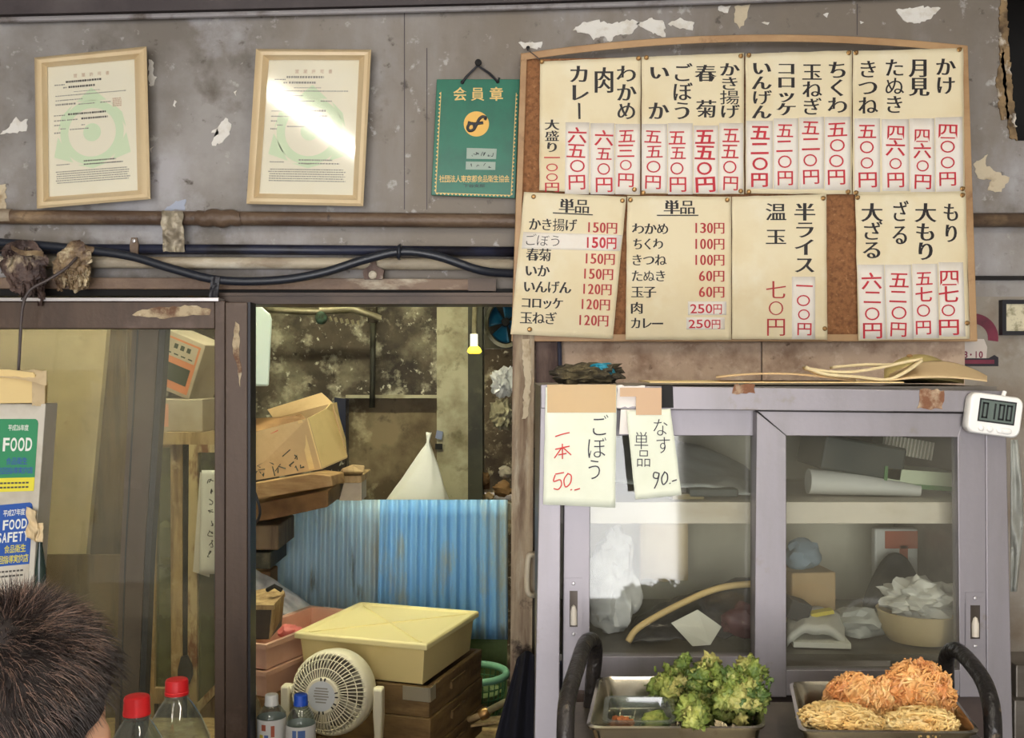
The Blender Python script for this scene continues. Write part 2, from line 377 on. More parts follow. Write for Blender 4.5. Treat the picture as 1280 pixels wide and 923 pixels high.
# beam over the wall
m = MB(); m.panel([P(-300, 29, 2.37), P(-300, -160, 2.37), P(1400, -160, 2.37), P(1400, -22, 2.37), P(640, 3, 2.37), P(0, 18, 2.37)][::-1], .03)
struct(m.build('trim_1', 'beam'))
m = MB(); m.tube([P(-300, 33, 2.38), P(0, 25, 2.38), P(640, 9.5, 2.38), P(860, 3, 2.38), P(1250, -10, 2.38)], .0065, 8)
struct(m.build('trim_2', 'molding'))
# window head
m = MB(); m.rect(-300, 361, 645, 370, 2.375, .05); struct(m.build('head_gap_shade', 'dark'))  # shade of the gap above the head rail, painted as a dark strip
m = MB(); m.rect(274, 369, 646, 380, 2.345, .12); m.rect(274, 366, 646, 370, 2.34, .03); struct(m.build('trim_4', 'head_rail'))
# post between the opening and the cupboard
m = MB(); m.sheet(lambda u, v: P(641 - 6 * (1 - v) + 27 * u, 1240 - 830 * v, 2.335 + .003 * noise.noise(Vector((u * 5, v * 30, 1)))), 5, 60, .14)
post = struct(m.build('trim_5', 'post_wood'))
m = MB(); m.prism(ragged([(652, 424), (662, 424), (664, 470), (660, 520), (652, 524), (656, 480)], 4, 1.5, 3), 2.330, .004); struct(m.build('peeled_patch', 'patch_beige', post))
m = MB(); m.rect(670, 424, 697, 1240, 2.37, .05); struct(m.build('trim_6', 'post_dark'))
m = MB(); m.tube([P(699, 422, 2.365), P(701, 480, 2.365), P(701, 1240, 2.365)], .005, 8); struct(m.build('trim_7', 'blue_pipe'))
# counter edges below the picture
room_box('ledge', (-.62, 2.27, .42), (.03, 2.54, .483), 'post_wood')
# ---- the room behind
DR = 4.30
m = MB()
m.prism([(-300, 497), (548, 497), (548, 120), (-300, 120)], DR, .1)
m.prism([(-300, 900), (432, 900), (432, 497), (-300, 497)], DR, .1)
struct(m.build('wall_rear', 'grime'))
m = MB(); m.rect(432, 494, 549, 498, DR - .02, .03); struct(m.build('rear_ledge', 'grime_pale'))
m = MB(); m.rect(436, 498, 548, 900, DR + .07, .05); struct(m.build('rear_panel', 'grime_panel'))
m = MB(); m.sheet(lambda u, v: P(546 + 40 * u, 900 - 780 * v, DR - .06), 4, 40, .2); struct(m.build('rear_column', 'grime_pale'))
m = MB(); m.rect(585, 120, 603, 900, DR - .14, .3); struct(m.build('rear_post', 'grime_dark'))
m = MB(); m.rect(600, 120, 800, 900, 4.75, .1); struct(m.build('wall_rear_recess', 'grime'))
room_box('wall_kitchen', (.25, 2.56, 0), (.33, 4.85, 2.6), 'grime_dark')
m = MB(); m.prism([(105, 1240), (108, 692), (135, 400), (-140, 400), (-140, 1240)][::-1], 3.30, .03); struct(m.build('rear_screen', 'beige_board'))
m = MB(); m.rect(-140, 694, 160, 1240, 3.28, .015); struct(m.build('rear_skirting', 'brown_board'))
m = MB(); m.rect(-200, 380, 196, 1240, 3.85, .04); struct(m.build('rear_partition', 'brown_board'))
# ---- sliding doors
def door_root(name, loc): o = thing(name, name, 'door', loc); del o['category']; del o['label']; o['kind'] = 'structure'; return o
d1 = door_root('door_1', P(140, 1200, 2.32))
m = MB(); m.rect(-200, 377, 268, 411, 2.30, .045); struct(m.build('top_rail', 'door_brown', d1, bevel=.002))
m = MB(); m.rect(268, 376, 281, 1240, 2.305, .04); m.rect(281.5, 378, 309, 1240, 2.295, .05); struct(m.build('stile', 'door_brown', d1, bevel=.002))
m = MB(); m.rect(309, 378, 313, 1240, 2.30, .05); struct(m.build('rubber_seal', 'rubber', d1))
m = MB(); m.rect(-200, 372.5, 273, 376.5, 2.29, .05); struct(m.build('silver_edge', 'door_silver', d1))
m = MB(); m.rect(-200, 411, 268, 1240, 2.325, .004); struct(m.build('glass_pane', 'window_glass', d1))
m = MB(); m.prism(ragged([(165, 394), (178, 387), (205, 384), (240, 382), (264, 387), (262, 394), (235, 395), (205, 399), (180, 396)], 5, 1.3, 4), 2.2985, .002); struct(m.build('worn_patch', 'worn_paint', d1))
m = MB(); m.prism(ragged([(294, 402), (299, 406), (299, 440), (302, 468), (300, 484), (297, 460), (292, 446), (291, 425)], 5, 1.0, 5), 2.2935, .002); struct(m.build('worn_patch', 'worn_paint', d1))
d2 = door_root('door_2', P(60, 1200, 2.5))
m = MB(); m.panel([P(166, 400, 2.5), P(199, 400, 2.5), P(180, 700, 2.5), P(171, 923, 2.5), P(163, 1240, 2.5), P(134, 1240, 2.5), P(145, 860, 2.5), P(150, 700, 2.5)], .035); struct(m.build('stile', 'door_brown', d2))
m = MB(); m.panel([P(172, 400, 2.497), P(173.5, 400, 2.497), P(157, 700, 2.497), P(150, 923, 2.497), P(148.5, 923, 2.497), P(155.5, 700, 2.497)], .004); struct(m.build('groove', 'rubber', d2))
m = MB(); m.panel([P(199, 400, 2.505), P(208, 400, 2.505), P(188, 700, 2.505), P(179, 923, 2.505), P(171, 1240, 2.505), P(163, 1240, 2.505), P(171, 923, 2.505), P(180, 700, 2.505)], .035); struct(m.build('rubber_seal', 'rubber', d2))
m = MB(); m.rect(-200, 400, 158, 1240, 2.52, .004); struct(m.build('glass_pane', 'smudged_glass', d2))

# ---------------------------------------------------------------- lamps
M('tube_front', (255, 255, 255), emit=((255, 245, 226), TUBE_FRONT)); M('tube_back', (255, 255, 255), emit=((252, 250, 214), TUBE_BACK))
M('lamp_white', (225, 225, 222), .5)
def tube_lamp(a, b, label, mat, group='ceiling tubes'):
    a, b = Vector(a), Vector(b); mid = (a + b) / 2
    t = thing('tube_lamp', label, 'lamp', mid); t['group'] = group
    MB().tube([a, b], .014, 12).build('glass_tube', mat, t, 'all')
    d = (b - a).normalized(); R = d.to_track_quat('X', 'Z').to_matrix()
    MB().box(mid + Vector((0, 0, .06)), ((b - a).length + .06, .09, .05), R).build('housing', 'lamp_white', t)
    m = MB()
    for e, s in ((a, -1), (b, 1)): m.box(e + d * s * .012 + Vector((0, 0, .02)), (.022, .03, .06), R)
    m.build('socket', 'lamp_white', t)
tube_lamp((-.97, .67, 2.55), (-.79, -.53, 2.55), 'fluorescent ceiling tube over the customers', 'tube_front')
tube_lamp((.62, 1.05, 2.55), (.62, -.15, 2.55), 'added fluorescent ceiling tube over the menu board side', 'tube_front')  # extra tube, added to light the cupboard side
tube_lamp((-1.5, 2.64, 2.5), (.1, 2.64, 2.5), 'fluorescent ceiling tube in the back room', 'tube_back')

# ---------------------------------------------------------------- pipes and cables along the wall
def pipe(name, pts, r, mat, label, cat='pipe', n=14):
    return tag(MB().tube(pts, r, n).build(name, mat, None, 'all'), label, cat)
pp = pipe('water_pipe', [P(-120, 271, 2.376), P(0, 271.5, 2.376), P(320, 273.5, 2.376), P(660, 276.5, 2.378), P(1350, 275, 2.378)], .0162, 'rust_pipe', 'thick rusty brown pipe running below the framed certificates')
m = MB()
m.tube([P(x, 273 + 1.2 * math.sin(x * .3), 2.372) for x in range(246, 304, 4)], [.0165 + .0035 * math.sin((x - 246) / 54 * math.pi) + .0015 * noise.noise(Vector((x * .2, 0, 0))) for x in range(246, 304, 4)], 14)
m.build('wrapping', 'rust_pipe', pp, True)
MB().tube([P(-40, 270.5, 2.376), P(15, 270.8, 2.376)], .0172, 14).build('sleeve', 'cream_pipe', pp, True)
pipe('conduit_pipe', [P(-120, 311, 2.37), P(300, 312, 2.37), P(660, 315, 2.37)], .0115, 'blue_pipe', 'dark blue painted conduit just below the rusty pipe')
pipe('conduit_pipe', [P(-120, 327, 2.375), P(110, 328, 2.375), P(400, 329.5, 2.375), P(642, 331, 2.375)], .0135, 'cream_pipe', 'cream painted pipe under the dark blue conduit')
m = MB(); m.prism([(-120, 361), (0, 361), (300, 362), (618, 363), (619, 349), (300, 347.5), (0, 347), (-120, 347)][::-1], 2.362, .038)
dt = tag(m.build('cable_duct', 'duct', None, bevel=.002), 'flat brown and cream cable duct above the window opening', 'duct')
MB().prism([(585, 363.6), (620, 363.8), (620, 348), (585, 348)], 2.360, .036).build('end_cap', 'head_rail', dt)
tag(MB().tube(smoothpath([P(-60, 300, 2.33), P(40, 306, 2.32), P(112, 313, 2.315), P(165, 321, 2.315), P(215, 336, 2.315), P(272, 350, 2.315), P(340, 351, 2.315), P(400, 342, 2.315), P(455, 325, 2.315), P(500, 315, 2.315), P(545, 320, 2.315), P(600, 338, 2.33), P(640, 342, 2.36), P(668, 342, 2.374)], 6), .0098, 12).build('power_cable', 'black_cable', None, 'all'), 'thick black cable sagging in two loops above the opening', 'cable')
def band(px, py, pts, label, mat='black_cable', r=.003):
    return tag(MB().tube([P(*p) for p in pts], r, 8).build('cable_tie', mat, None, 'all'), label, 'cable tie', 'ties on the black cable')
band(0, 0, [(500, 307, 2.33), (499, 309, 2.303), (498, 321, 2.303), (499, 323, 2.33)], 'black tie holding the thick cable at its highest point', r=.0045)
m = MB(); m.sheet(lambda u, v: P(264 + 11 * u - 3 * (1 - v), 372 - 26 * v, 2.302 + .003 * noise.noise(Vector((u * 3, v * 4, 0)))), 4, 10, .003)
tag(m.build('cable_tape', 'rubber'), 'black tape hanging from the low point of the cable above the door corner', 'tape')
m = MB(); m.sheet(lambda u, v: P(201 + 27 * u + 3 * (1 - v) + 2 * noise.noise(Vector((v * 5, 1, 2))), 315 - 51 * v + 2 * noise.noise(Vector((u * 4, 9, 2))), 2.352 + .006 * noise.noise(Vector((u * 3, v * 5, 0))) - .004 * math.sin(v * 3)), 14, 24, .002)
tag(m.build('tape_strip', 'silver_tape'), 'crinkled grey strip of tape hanging over the rusty pipe', 'tape')
m = MB(); m.prism([(163, 318), (172, 318), (173, 306), (171, 297), (164, 297), (162, 306)], 2.352, .006); clip = m.build('pipe_clip', 'rust_pipe', None)
tag(clip, 'small rusty saddle clip on the blue conduit left of the grey tape', 'clip')
MB().lathe([(0, 0), (.005, 0), (.004, .003), (0, .004)], P(167.5, 301, 2.351), 10, Rx(90)).build('screw', 'door_silver', clip)
m = MB(); m.prism([(455, 349), (478, 349), (480, 338), (470, 332), (470, 318), (462, 318), (462, 332), (453, 338)], 2.352, .02); clip = m.build('pipe_clip', 'post_dark', None)
tag(clip, 'dark bracket with a round screw under the highest point of the black cable', 'clip')
MB().lathe([(0, 0), (.010, 0), (.009, .004), (.004, .006), (0, .006)], P(466, 344, 2.351), 14, Rx(90)).build('screw', 'cream_pipe', clip)
def wad(polys, label, mat, seed, d=2.30):
    m = MB()
    for k, (cx, cy, rx, ry, a) in enumerate(polys):
        m.blob(P(cx, cy, d + .006 * k), (rx * d / F, .018, ry * d / F), .42, 1.7, 4, seed + k, Ry(a))
    rnd = random.Random(seed)
    for cx, cy, rx, ry, a in polys:
        for k in range(7):
            x = cx + rnd.uniform(-.9, .8) * rx; y = cy + rnd.uniform(-.5, .3) * ry; w = rnd.uniform(3, 8); h = rnd.uniform(10, 24); q = rnd.uniform(-6, 6)
            m.sheet(lambda u, v: P(x + w * u + q * (1 - v) + 1.5 * noise.noise(Vector((v * 4, k, u))), y + h * (1 - v) + 2 * noise.noise(Vector((u * 3, k, 2))), d - .012 - .006 * math.sin(u * 4 + v * 5 + k)), 4, 8, .002)
    return tag(m.build('torn_plastic', mat, None, True), label, 'plastic wrap', 'torn wraps around the pipes')
wad([(30, 335, 24, 30, 10), (20, 312, 18, 9, -25), (40, 355, 15, 13, 0)], 'dark torn plastic wrap bunched around the pipes at the wall end', 'rag', 3)
wad([(92, 325, 24, 17, -30), (100, 342, 12, 20, 8), (80, 345, 13, 15, 20)], 'pale shredded wrap tied round the pipes where the black cable starts', 'rag_pale', 9)
tag(MB().tube(smoothpath([P(2, 341, 2.3), P(12, 332, 2.28), P(15, 322, 2.27)], 5), .002, 6).build('thin_wire', 'silver_tape', None, 'all'), 'short pale wire end sticking out of the dark wrap', 'wire')
m = MB(); m.sheet(lambda u, v: P(14 + 40 * u, 312 + 12 * u + 3 * math.sin(u * 5) - 6 * v, 2.262 + .01 * v), 10, 3, .002)
tag(m.build('plastic_strip', 'rag_pale'), 'pale curled plastic strip lying across the dark wrap', 'plastic strip')
tag(MB().tube(smoothpath([P(96, 322, 2.275), P(82, 336, 2.25), P(60, 350, 2.24), P(40, 361, 2.235), P(31, 374, 2.235), P(27, 395, 2.235), P(25, 430, 2.235), P(23, 466, 2.24)], 6), .0032, 8).build('thin_cable', 'thin_cable', None, 'all'), 'thin grey cable drooping from the pipes to the torn carton', 'cable')
# ---------------------------------------------------------------- notice board and menu sheets
M('board_wood', (186, 150, 108), .5, layers=[((160, 120, 80), 8, .45, .7, (.6, 1, 1)), ((120, 82, 52), 12, .62, .75)], bump=(80, .08))
M('cork', (152, 104, 66), .9, layers=[((118, 78, 48), 90, .45, .65), ((180, 132, 90), 130, .58, .7)], bump=(150, .3))
M('menu_paper', (238, 225, 190), .75, layers=[((226, 207, 164), 4, .45, .75), ((243, 235, 210), 7, .55, .8)])
M('slip_paper', (244, 238, 228), .75, layers=[((236, 224, 206), 9, .45, .75)])
M('ink', (34, 28, 28), .6)
M('ink_red', (196, 36, 52), .6)
M('ink_print', (178, 44, 44), .6)
M('brass', (150, 116, 72), .35, .8)
D0 = 2.334
board = thing('notice_board', 'cork notice board with bowed wooden frame carrying the menu sheets', 'notice board', P(930, 426, 2.35))
MB().prism([(645, 421), (1216, 421), (1204, 66), (656, 74)], 2.348, .011).build('cork_panel', 'cork', board)
def arch(x): t = (x - 651) / 558; return 67 + (57 - 67) * t - 19 * 4 * t * (1 - t) * (1 - .05 * t)
m = MB(); xs = [651 + 558 * i / 40 for i in range(41)]
m.loft([[P(x, arch(x) + 9, 2.336), P(x, arch(x), 2.336), P(x, arch(x), 2.359), P(x, arch(x) + 9, 2.359)] for x in xs])
m.build('top_rail', 'board_wood', board, bevel=.0015)
MB().prism([(639, 426), (647, 426), (659, 68), (651, 66)], 2.337, .022).build('side_rail', 'board_wood', board, bevel=.0015)
MB().prism([(1213, 426), (1222, 426), (1210, 57), (1200, 58)], 2.337, .022).build('side_rail', 'board_wood', board, bevel=.0015)
MB().prism([(639, 427), (1222, 427), (1222, 418), (640, 418)], 2.338, .02).build('bottom_rail', 'board_wood', board, bevel=.0015)

def surf(seed, amp=.0028, base=D0, curl=None):
    def d(px, py):
        q = Vector((px * .011, py * .007, seed * 5.7))
        z = base - .0012 + amp * noise.noise(q) + .4 * amp * noise.noise(q * 3)
        if curl: z -= curl(px, py)
        return min(z, 2.3465)
    return d
class Sheet:
    def __init__(s, corners, seed, label, name='menu_sheet', mat='menu_paper', group=None, cat='menu', base=D0, curl=None, amp=.0028, n=26):
        s.d = surf(seed, amp, base, curl)
        tl, tr, br, bl = (Vector(p) for p in corners); m = MB()
        def fn(u, v):
            p = bl.lerp(br, u).lerp(tl.lerp(tr, u), v)
            p = p + Vector((.7 * noise.noise(Vector((v * 6, seed, u * 3))), .7 * noise.noise(Vector((u * 6, seed + 5, v * 3)))))
            return P(p.x, p.y, s.d(p.x, p.y))
        m.sheet(fn, n, n, .0005); s.o = tag(m.build(name, mat, None, 'all'), label, cat, group)
    def fn(s, lift): return lambda x, y: P(x, y, s.d(x, y) - lift)
    def slips(s, pts, lift=.0008, name='price_slip', mat='slip_paper'):
        return [quad(MB(), [(x0, y0), (x1, y0 + dy), (x1 + dx, y1 + dy), (x0 + dx, y1)], s.fn(lift)).build(name, mat, s.o, 'all') for x0, y0, x1, y1, dx, dy in pts]
    def write(s, cols=(), rows=(), mat='ink', lift=.0009, name='lettering'):
        f = s.fn(lift)
        for c in cols: m = MB(); column(m, *c[:5], f, **(c[5] if len(c) > 5 else {})); m.build(name, mat, s.o)
        for r in rows: m = MB(); row(m, *r[:5], f, **(r[5] if len(r) > 5 else {})); m.build(name, mat, s.o)
TOP = 'menu sheets in the top row of the notice board'; LOW = 'menu sheets in the lower row of the notice board'
J = dict(style=PEN, jit=.10, grow=1.08); JB = dict(style=FAT, jit=.10, grow=1.08)
def price(t, cx, y0, y1, w=22, bold=False, k=0): return (t, cx, y0, y1, w, dict(JB if bold else J, seed=k))
s = Sheet([(675, 77), (801, 71), (800, 244), (674, 238)], 1, 'leftmost menu sheet in the top row, with the curry column', group=TOP)
s.slips([(707, 153, 737, 243, -1, 0), (738, 154, 768, 243, 0, 0), (769, 155, 800, 243, 0, 0)])
s.write([('カレー', 724, 81, 150, 23), ('肉', 755, 84, 116, 23), ('わかめ', 783, 81, 150, 22), ('大盛り', 690, 149, 191, 18, dict(grow=1.02))])
s.write([price('六五〇円', 721, 159, 237, 23, False, 1), price('六五〇円', 755, 163, 240, 22, False, 2), price('五三〇円', 783, 161, 234, 22, False, 3), ('一〇〇円', 690, 191, 240, 18, dict(style=PEN))], mat='ink_red', lift=.0019, name='price_lettering')
s = Sheet([(802, 71), (930, 66), (930, 243), (802, 242)], 2, 'second menu sheet in the top row, with the tall bold third price', group=TOP)
s.slips([(802, 155, 834, 241, 0, 0), (835, 154, 866, 243, 0, 0), (867, 157, 898, 242, 0, 0), (899, 154, 929, 242, 0, 0)])
s.write([('い', 824, 81, 100, 23), ('か', 823, 127, 150, 23), ('ごぼう', 853, 79, 150, 22), ('春', 882, 81, 102, 23), ('菊', 883, 125, 147, 23), ('かき揚げ', 912, 78, 148, 22)])
s.write([price('五五〇円', 817, 161, 237, 23, False, 4), price('五五〇円', 847, 162, 240, 22, False, 5), price('五五〇円', 881, 161, 240, 24, True, 6), price('五五〇円', 913, 159, 239, 22, False, 7)], mat='ink_red', lift=.0019, name='price_lettering')
s = Sheet([(932, 67), (1065, 63), (1065, 243), (932, 242)], 3, 'third menu sheet in the top row, with the croquette column', group=TOP)
s.slips([(933, 151, 966, 236, 0, 0), (967, 148, 998, 237, 0, 0), (999, 147, 1030, 237, 0, -1), (1031, 146, 1063, 238, 0, 0)])
s.write([('いんげん', 952, 76, 149, 22), ('コロッケ', 983, 77, 145, 22), ('玉ねぎ', 1015, 79, 144, 22), ('ちくわ', 1047, 76, 143, 22)])
s.write([price('五二〇円', 950, 156, 234, 24, True, 8), price('五二〇円', 981, 153, 232, 22, False, 9), price('五二〇円', 1013, 149, 231, 24, False, 10), price('五〇〇円', 1046, 152, 231, 23, False, 11)], mat='ink_red', lift=.0019, name='price_lettering')
s = Sheet([(1066, 64), (1204, 60), (1206, 241), (1066, 243)], 4, 'rightmost menu sheet in the top row, with the cheapest four prices', group=TOP)
s.slips([(1068, 148, 1100, 240, 0, 0), (1102, 149, 1136, 239, 1, 0), (1137, 148, 1168, 240, 1, 0), (1169, 147, 1203, 240, 1, -1)])
s.write([('きつね', 1085, 75, 143, 22), ('たぬき', 1118, 73, 142, 22), ('月見', 1149, 73, 120, 22), ('かけ', 1182, 72, 118, 22)])
s.write([price('五〇〇円', 1084, 154, 234, 24, False, 12), price('四六〇円', 1119, 156, 234, 23, False, 13), price('四六〇円', 1153, 160, 236, 22, False, 14), price('四〇〇円', 1185, 154, 233, 25, False, 15)], mat='ink_red', lift=.0019, name='price_lettering')
# lower row
s = Sheet([(655, 240), (783, 246), (766, 424), (638, 418)], 5, 'tilted menu sheet hanging over the lower left corner of the board', group=LOW, base=2.3325, curl=lambda x, y: .012 * max(0, (y - 330) / 90) ** 2 * max(0, (720 - x) / 80))
quad(MB(), [(654, 290), (778, 294), (775, 314), (652, 311)], s.fn(.0008)).build('price_slip', 'slip_paper', s.o, 'all')
K = dict(slope=.03)
m = MB(); m.sheet(lambda u, v: s.fn(.0011)(691 + 50 * u, 265.5 + 2.5 * u + 1.4 * v), 8, 1); m.build('underline', 'ink', s.o)
s.write([], [('単品', 699, 737, 257, 19, dict(K, style=BRUSH)), ('かき揚げ', 661, 721, 280, 17, K), ('春菊', 658, 689, 318, 17, K), ('いか', 656, 687, 338, 17, K), ('いんげん', 654, 714, 358, 17, K), ('コロッケ', 651, 704, 378, 16, K), ('玉ねぎ', 650, 696, 397, 17, K)])
s.write([], [('ごぼう', 655, 702, 299, 16, dict(slope=.06, style=THIN, jit=.1, seed=2))], lift=.0018, name='pen_lettering')
PK = dict(style=BRUSH, slope=.03, dw=.6)
s.write([], [('150円', 732, 772, 284, 16, PK), ('150円', 729, 769, 323, 16, PK), ('150円', 727, 767, 342, 16, PK), ('120円', 726, 765, 361, 16, PK), ('120円', 724, 763, 380, 16, PK), ('120円', 721, 761, 400, 16, PK)], mat='ink_print', name='price_lettering')
s.write([], [('150円', 730, 771, 303, 16, dict(style=FAT, slope=.02, jit=.05, dw=.7))], mat='ink_red', lift=.0018, name='pen_price')
s = Sheet([(784, 245), (914, 246), (914, 425), (782, 425)], 6, 'menu sheet in the lower row with two white handwritten 250 slips', group=LOW)
s.slips([(860, 377, 908, 394, 0, 0), (858, 397, 906, 412, 0, 0)])
m = MB(); m.sheet(lambda u, v: s.fn(.0011)(821 + 52 * u, 268.6 + 1.4 * v), 8, 1); m.build('underline', 'ink', s.o)
s.write([], [('単品', 830, 869, 259, 19), ('わかめ', 790, 836, 286, 16), ('ちくわ', 791, 829, 305, 16), ('きつね', 789, 833, 325, 16), ('たぬき', 789, 833, 345, 16), ('玉子', 789, 820, 365, 16), ('肉', 788, 804, 385, 16), ('カレ', 788, 815, 404, 16)])
m = MB(); f = s.fn(.0009); m.add([f(*p) for p in [(815, 405.6), (829, 405.6), (829, 403.6), (815, 403.8)]], [(0, 1, 2, 3)]); m.build('lettering', 'ink', s.o)
PK = dict(style=BRUSH, dw=.6)
s.write([], [('130円', 866, 906, 285, 16, PK), ('100円', 866, 906, 305, 16, PK), ('100円', 866, 906, 325, 16, PK), ('60円', 873, 906, 345, 16, PK), ('60円', 873, 906, 365, 16, PK)], mat='ink_print', name='price_lettering')
s.write([], [('250円', 862, 903, 386, 14, dict(style=PEN, jit=.06, dw=.8)), ('250円', 860, 901, 405, 13, dict(style=PEN, jit=.06, dw=.8))], mat='ink_red', lift=.0018, name='pen_price')
s = Sheet([(915, 246), (1033, 243), (1034, 425), (915, 424)], 7, 'menu sheet in the lower row beside the bare strip of cork', group=LOW, curl=lambda x, y: .006 * max(0, (y - 390) / 40) ** 2)
s.slips([(990, 346, 1019, 424, 0, 0)])
s.write([('温', 970, 254, 276, 23), ('玉', 970, 286, 306, 23), ('半ライス', 1006, 254, 342, 23)])
s.write([('七〇円', 970, 351, 420, 23, dict(style=(.006, -.006)))], mat='ink_print', name='price_lettering')
s.write([price('一〇〇円', 1005, 349, 420, 21, False, 21)], mat='ink_red', lift=.0018, name='pen_price')
s = Sheet([(1069, 243), (1207, 240), (1212, 424), (1073, 426)], 8, 'menu sheet at the lower right corner of the board, four columns', group=LOW, curl=lambda x, y: .006 * max(0, (y - 395) / 40) ** 2)
s.slips([(1072, 331, 1105, 424, 3, 0), (1106, 331, 1139, 424, 3, 0), (1140, 330, 1172, 423, 2, 0), (1173, 328, 1204, 421, 3, 0)])
s.write([('大ざる', 1090, 254, 324, 23), ('ざる', 1125, 250, 308, 23, dict(grow=.98)), ('大もり', 1157, 254, 326, 23), ('もり', 1189, 252, 305, 22, dict(grow=.98))])
s.write([price('六二〇円', 1090, 341, 423, 24, False, 22), price('五二〇円', 1123, 340, 422, 24, False, 23), price('五七〇円', 1155, 338, 419, 23, False, 24), price('四七〇円', 1186, 337, 419, 25, False, 25)], mat='ink_red', lift=.0018, name='price_lettering')
# thumbtacks
tack0 = None
for x, y, lab in [
    (677, 77, 'at the top left corner of the curry menu sheet'), (798, 73, 'at the top right corner of the curry menu sheet'), (808, 72, 'at the top left corner of the second top sheet'),
    (926, 70, 'at the top right corner of the second top sheet'), (936, 69, 'at the top left corner of the third top sheet'), (1061, 66, 'at the top right corner of the third top sheet'),
    (1070, 66, 'at the top left corner of the cheapest menu sheet'), (1199, 62, 'in the upper right corner of the board'), (793, 237, 'low on the curry sheet, above the two lower headings'),
    (804, 241, 'at the bottom left corner of the second top sheet'), (926, 239, 'at the bottom right corner of the second top sheet'), (936, 240, 'at the bottom left corner of the third top sheet'),
    (1060, 240, 'at the bottom right corner of the third top sheet'), (1070, 241, 'at the bottom left corner of the cheapest menu sheet'), (1203, 236, 'at the bottom right corner of the cheapest menu sheet'),
    (667, 246, 'at the top left of the tilted menu sheet'), (778, 251, 'at the top right of the tilted menu sheet'), (788, 250, 'at the top left of the sheet with 250 slips'),
    (909, 250, 'at the top right of the sheet with 250 slips'), (1029, 248, 'at the top right of the sheet beside bare cork'), (1072, 247, 'at the top left of the lower right sheet'),
    (1203, 244, 'at the top right of the lower right sheet'), (1031, 411, 'at the bottom right of the sheet beside bare cork'), (1209, 404, 'near the bottom right corner of the board'), (662, 412, 'at the bottom of the tilted menu sheet')]:
    p = P(x, y, D0 - .0035) if (x, y) != (662, 412) else P(x, y, 2.316)
    if tack0 is None:
        tack0 = thing('thumbtack', '', 'thumbtack', p)
        MB().lathe([(0, 0), (.0055, 0), (.0052, .0012), (.003, .0022), (.0024, .005), (.0036, .006), (.0034, .0075), (0, .008)], p, 14, Rx(90)).build('tack_head', 'brass', tack0, True)
        MB().tube([p, p + Vector((0, .011, 0))], .0006, 6).build('pin', 'brass', tack0); t = tack0
    else:
        t = tack0.copy(); COL.objects.link(t); t.location = p
        for ch in tack0.children:
            c = ch.copy(); COL.objects.link(c); c.parent = t
    tag(t, 'small brass thumbtack ' + lab, 'thumbtack', 'thumbtacks on the notice board')
tag(MB().tube([P(659, 60, 2.385), P(662, 64, 2.335), P(672, 72, 2.330), P(677, 77, 2.329)], .0011, 6).build('wire', 'thin_cable', None), 'short dark wire from a nail to the board corner tack', 'wire')
tag(MB().lathe([(0, -.014), (.0016, -.014), (.0016, .006), (.0045, .006), (.0045, .008), (0, .008)], P(660, 61, 2.39), 10, Rx(90)).build('nail', 'dark', None), 'dark nail in the wall above the left corner of the board', 'nail')

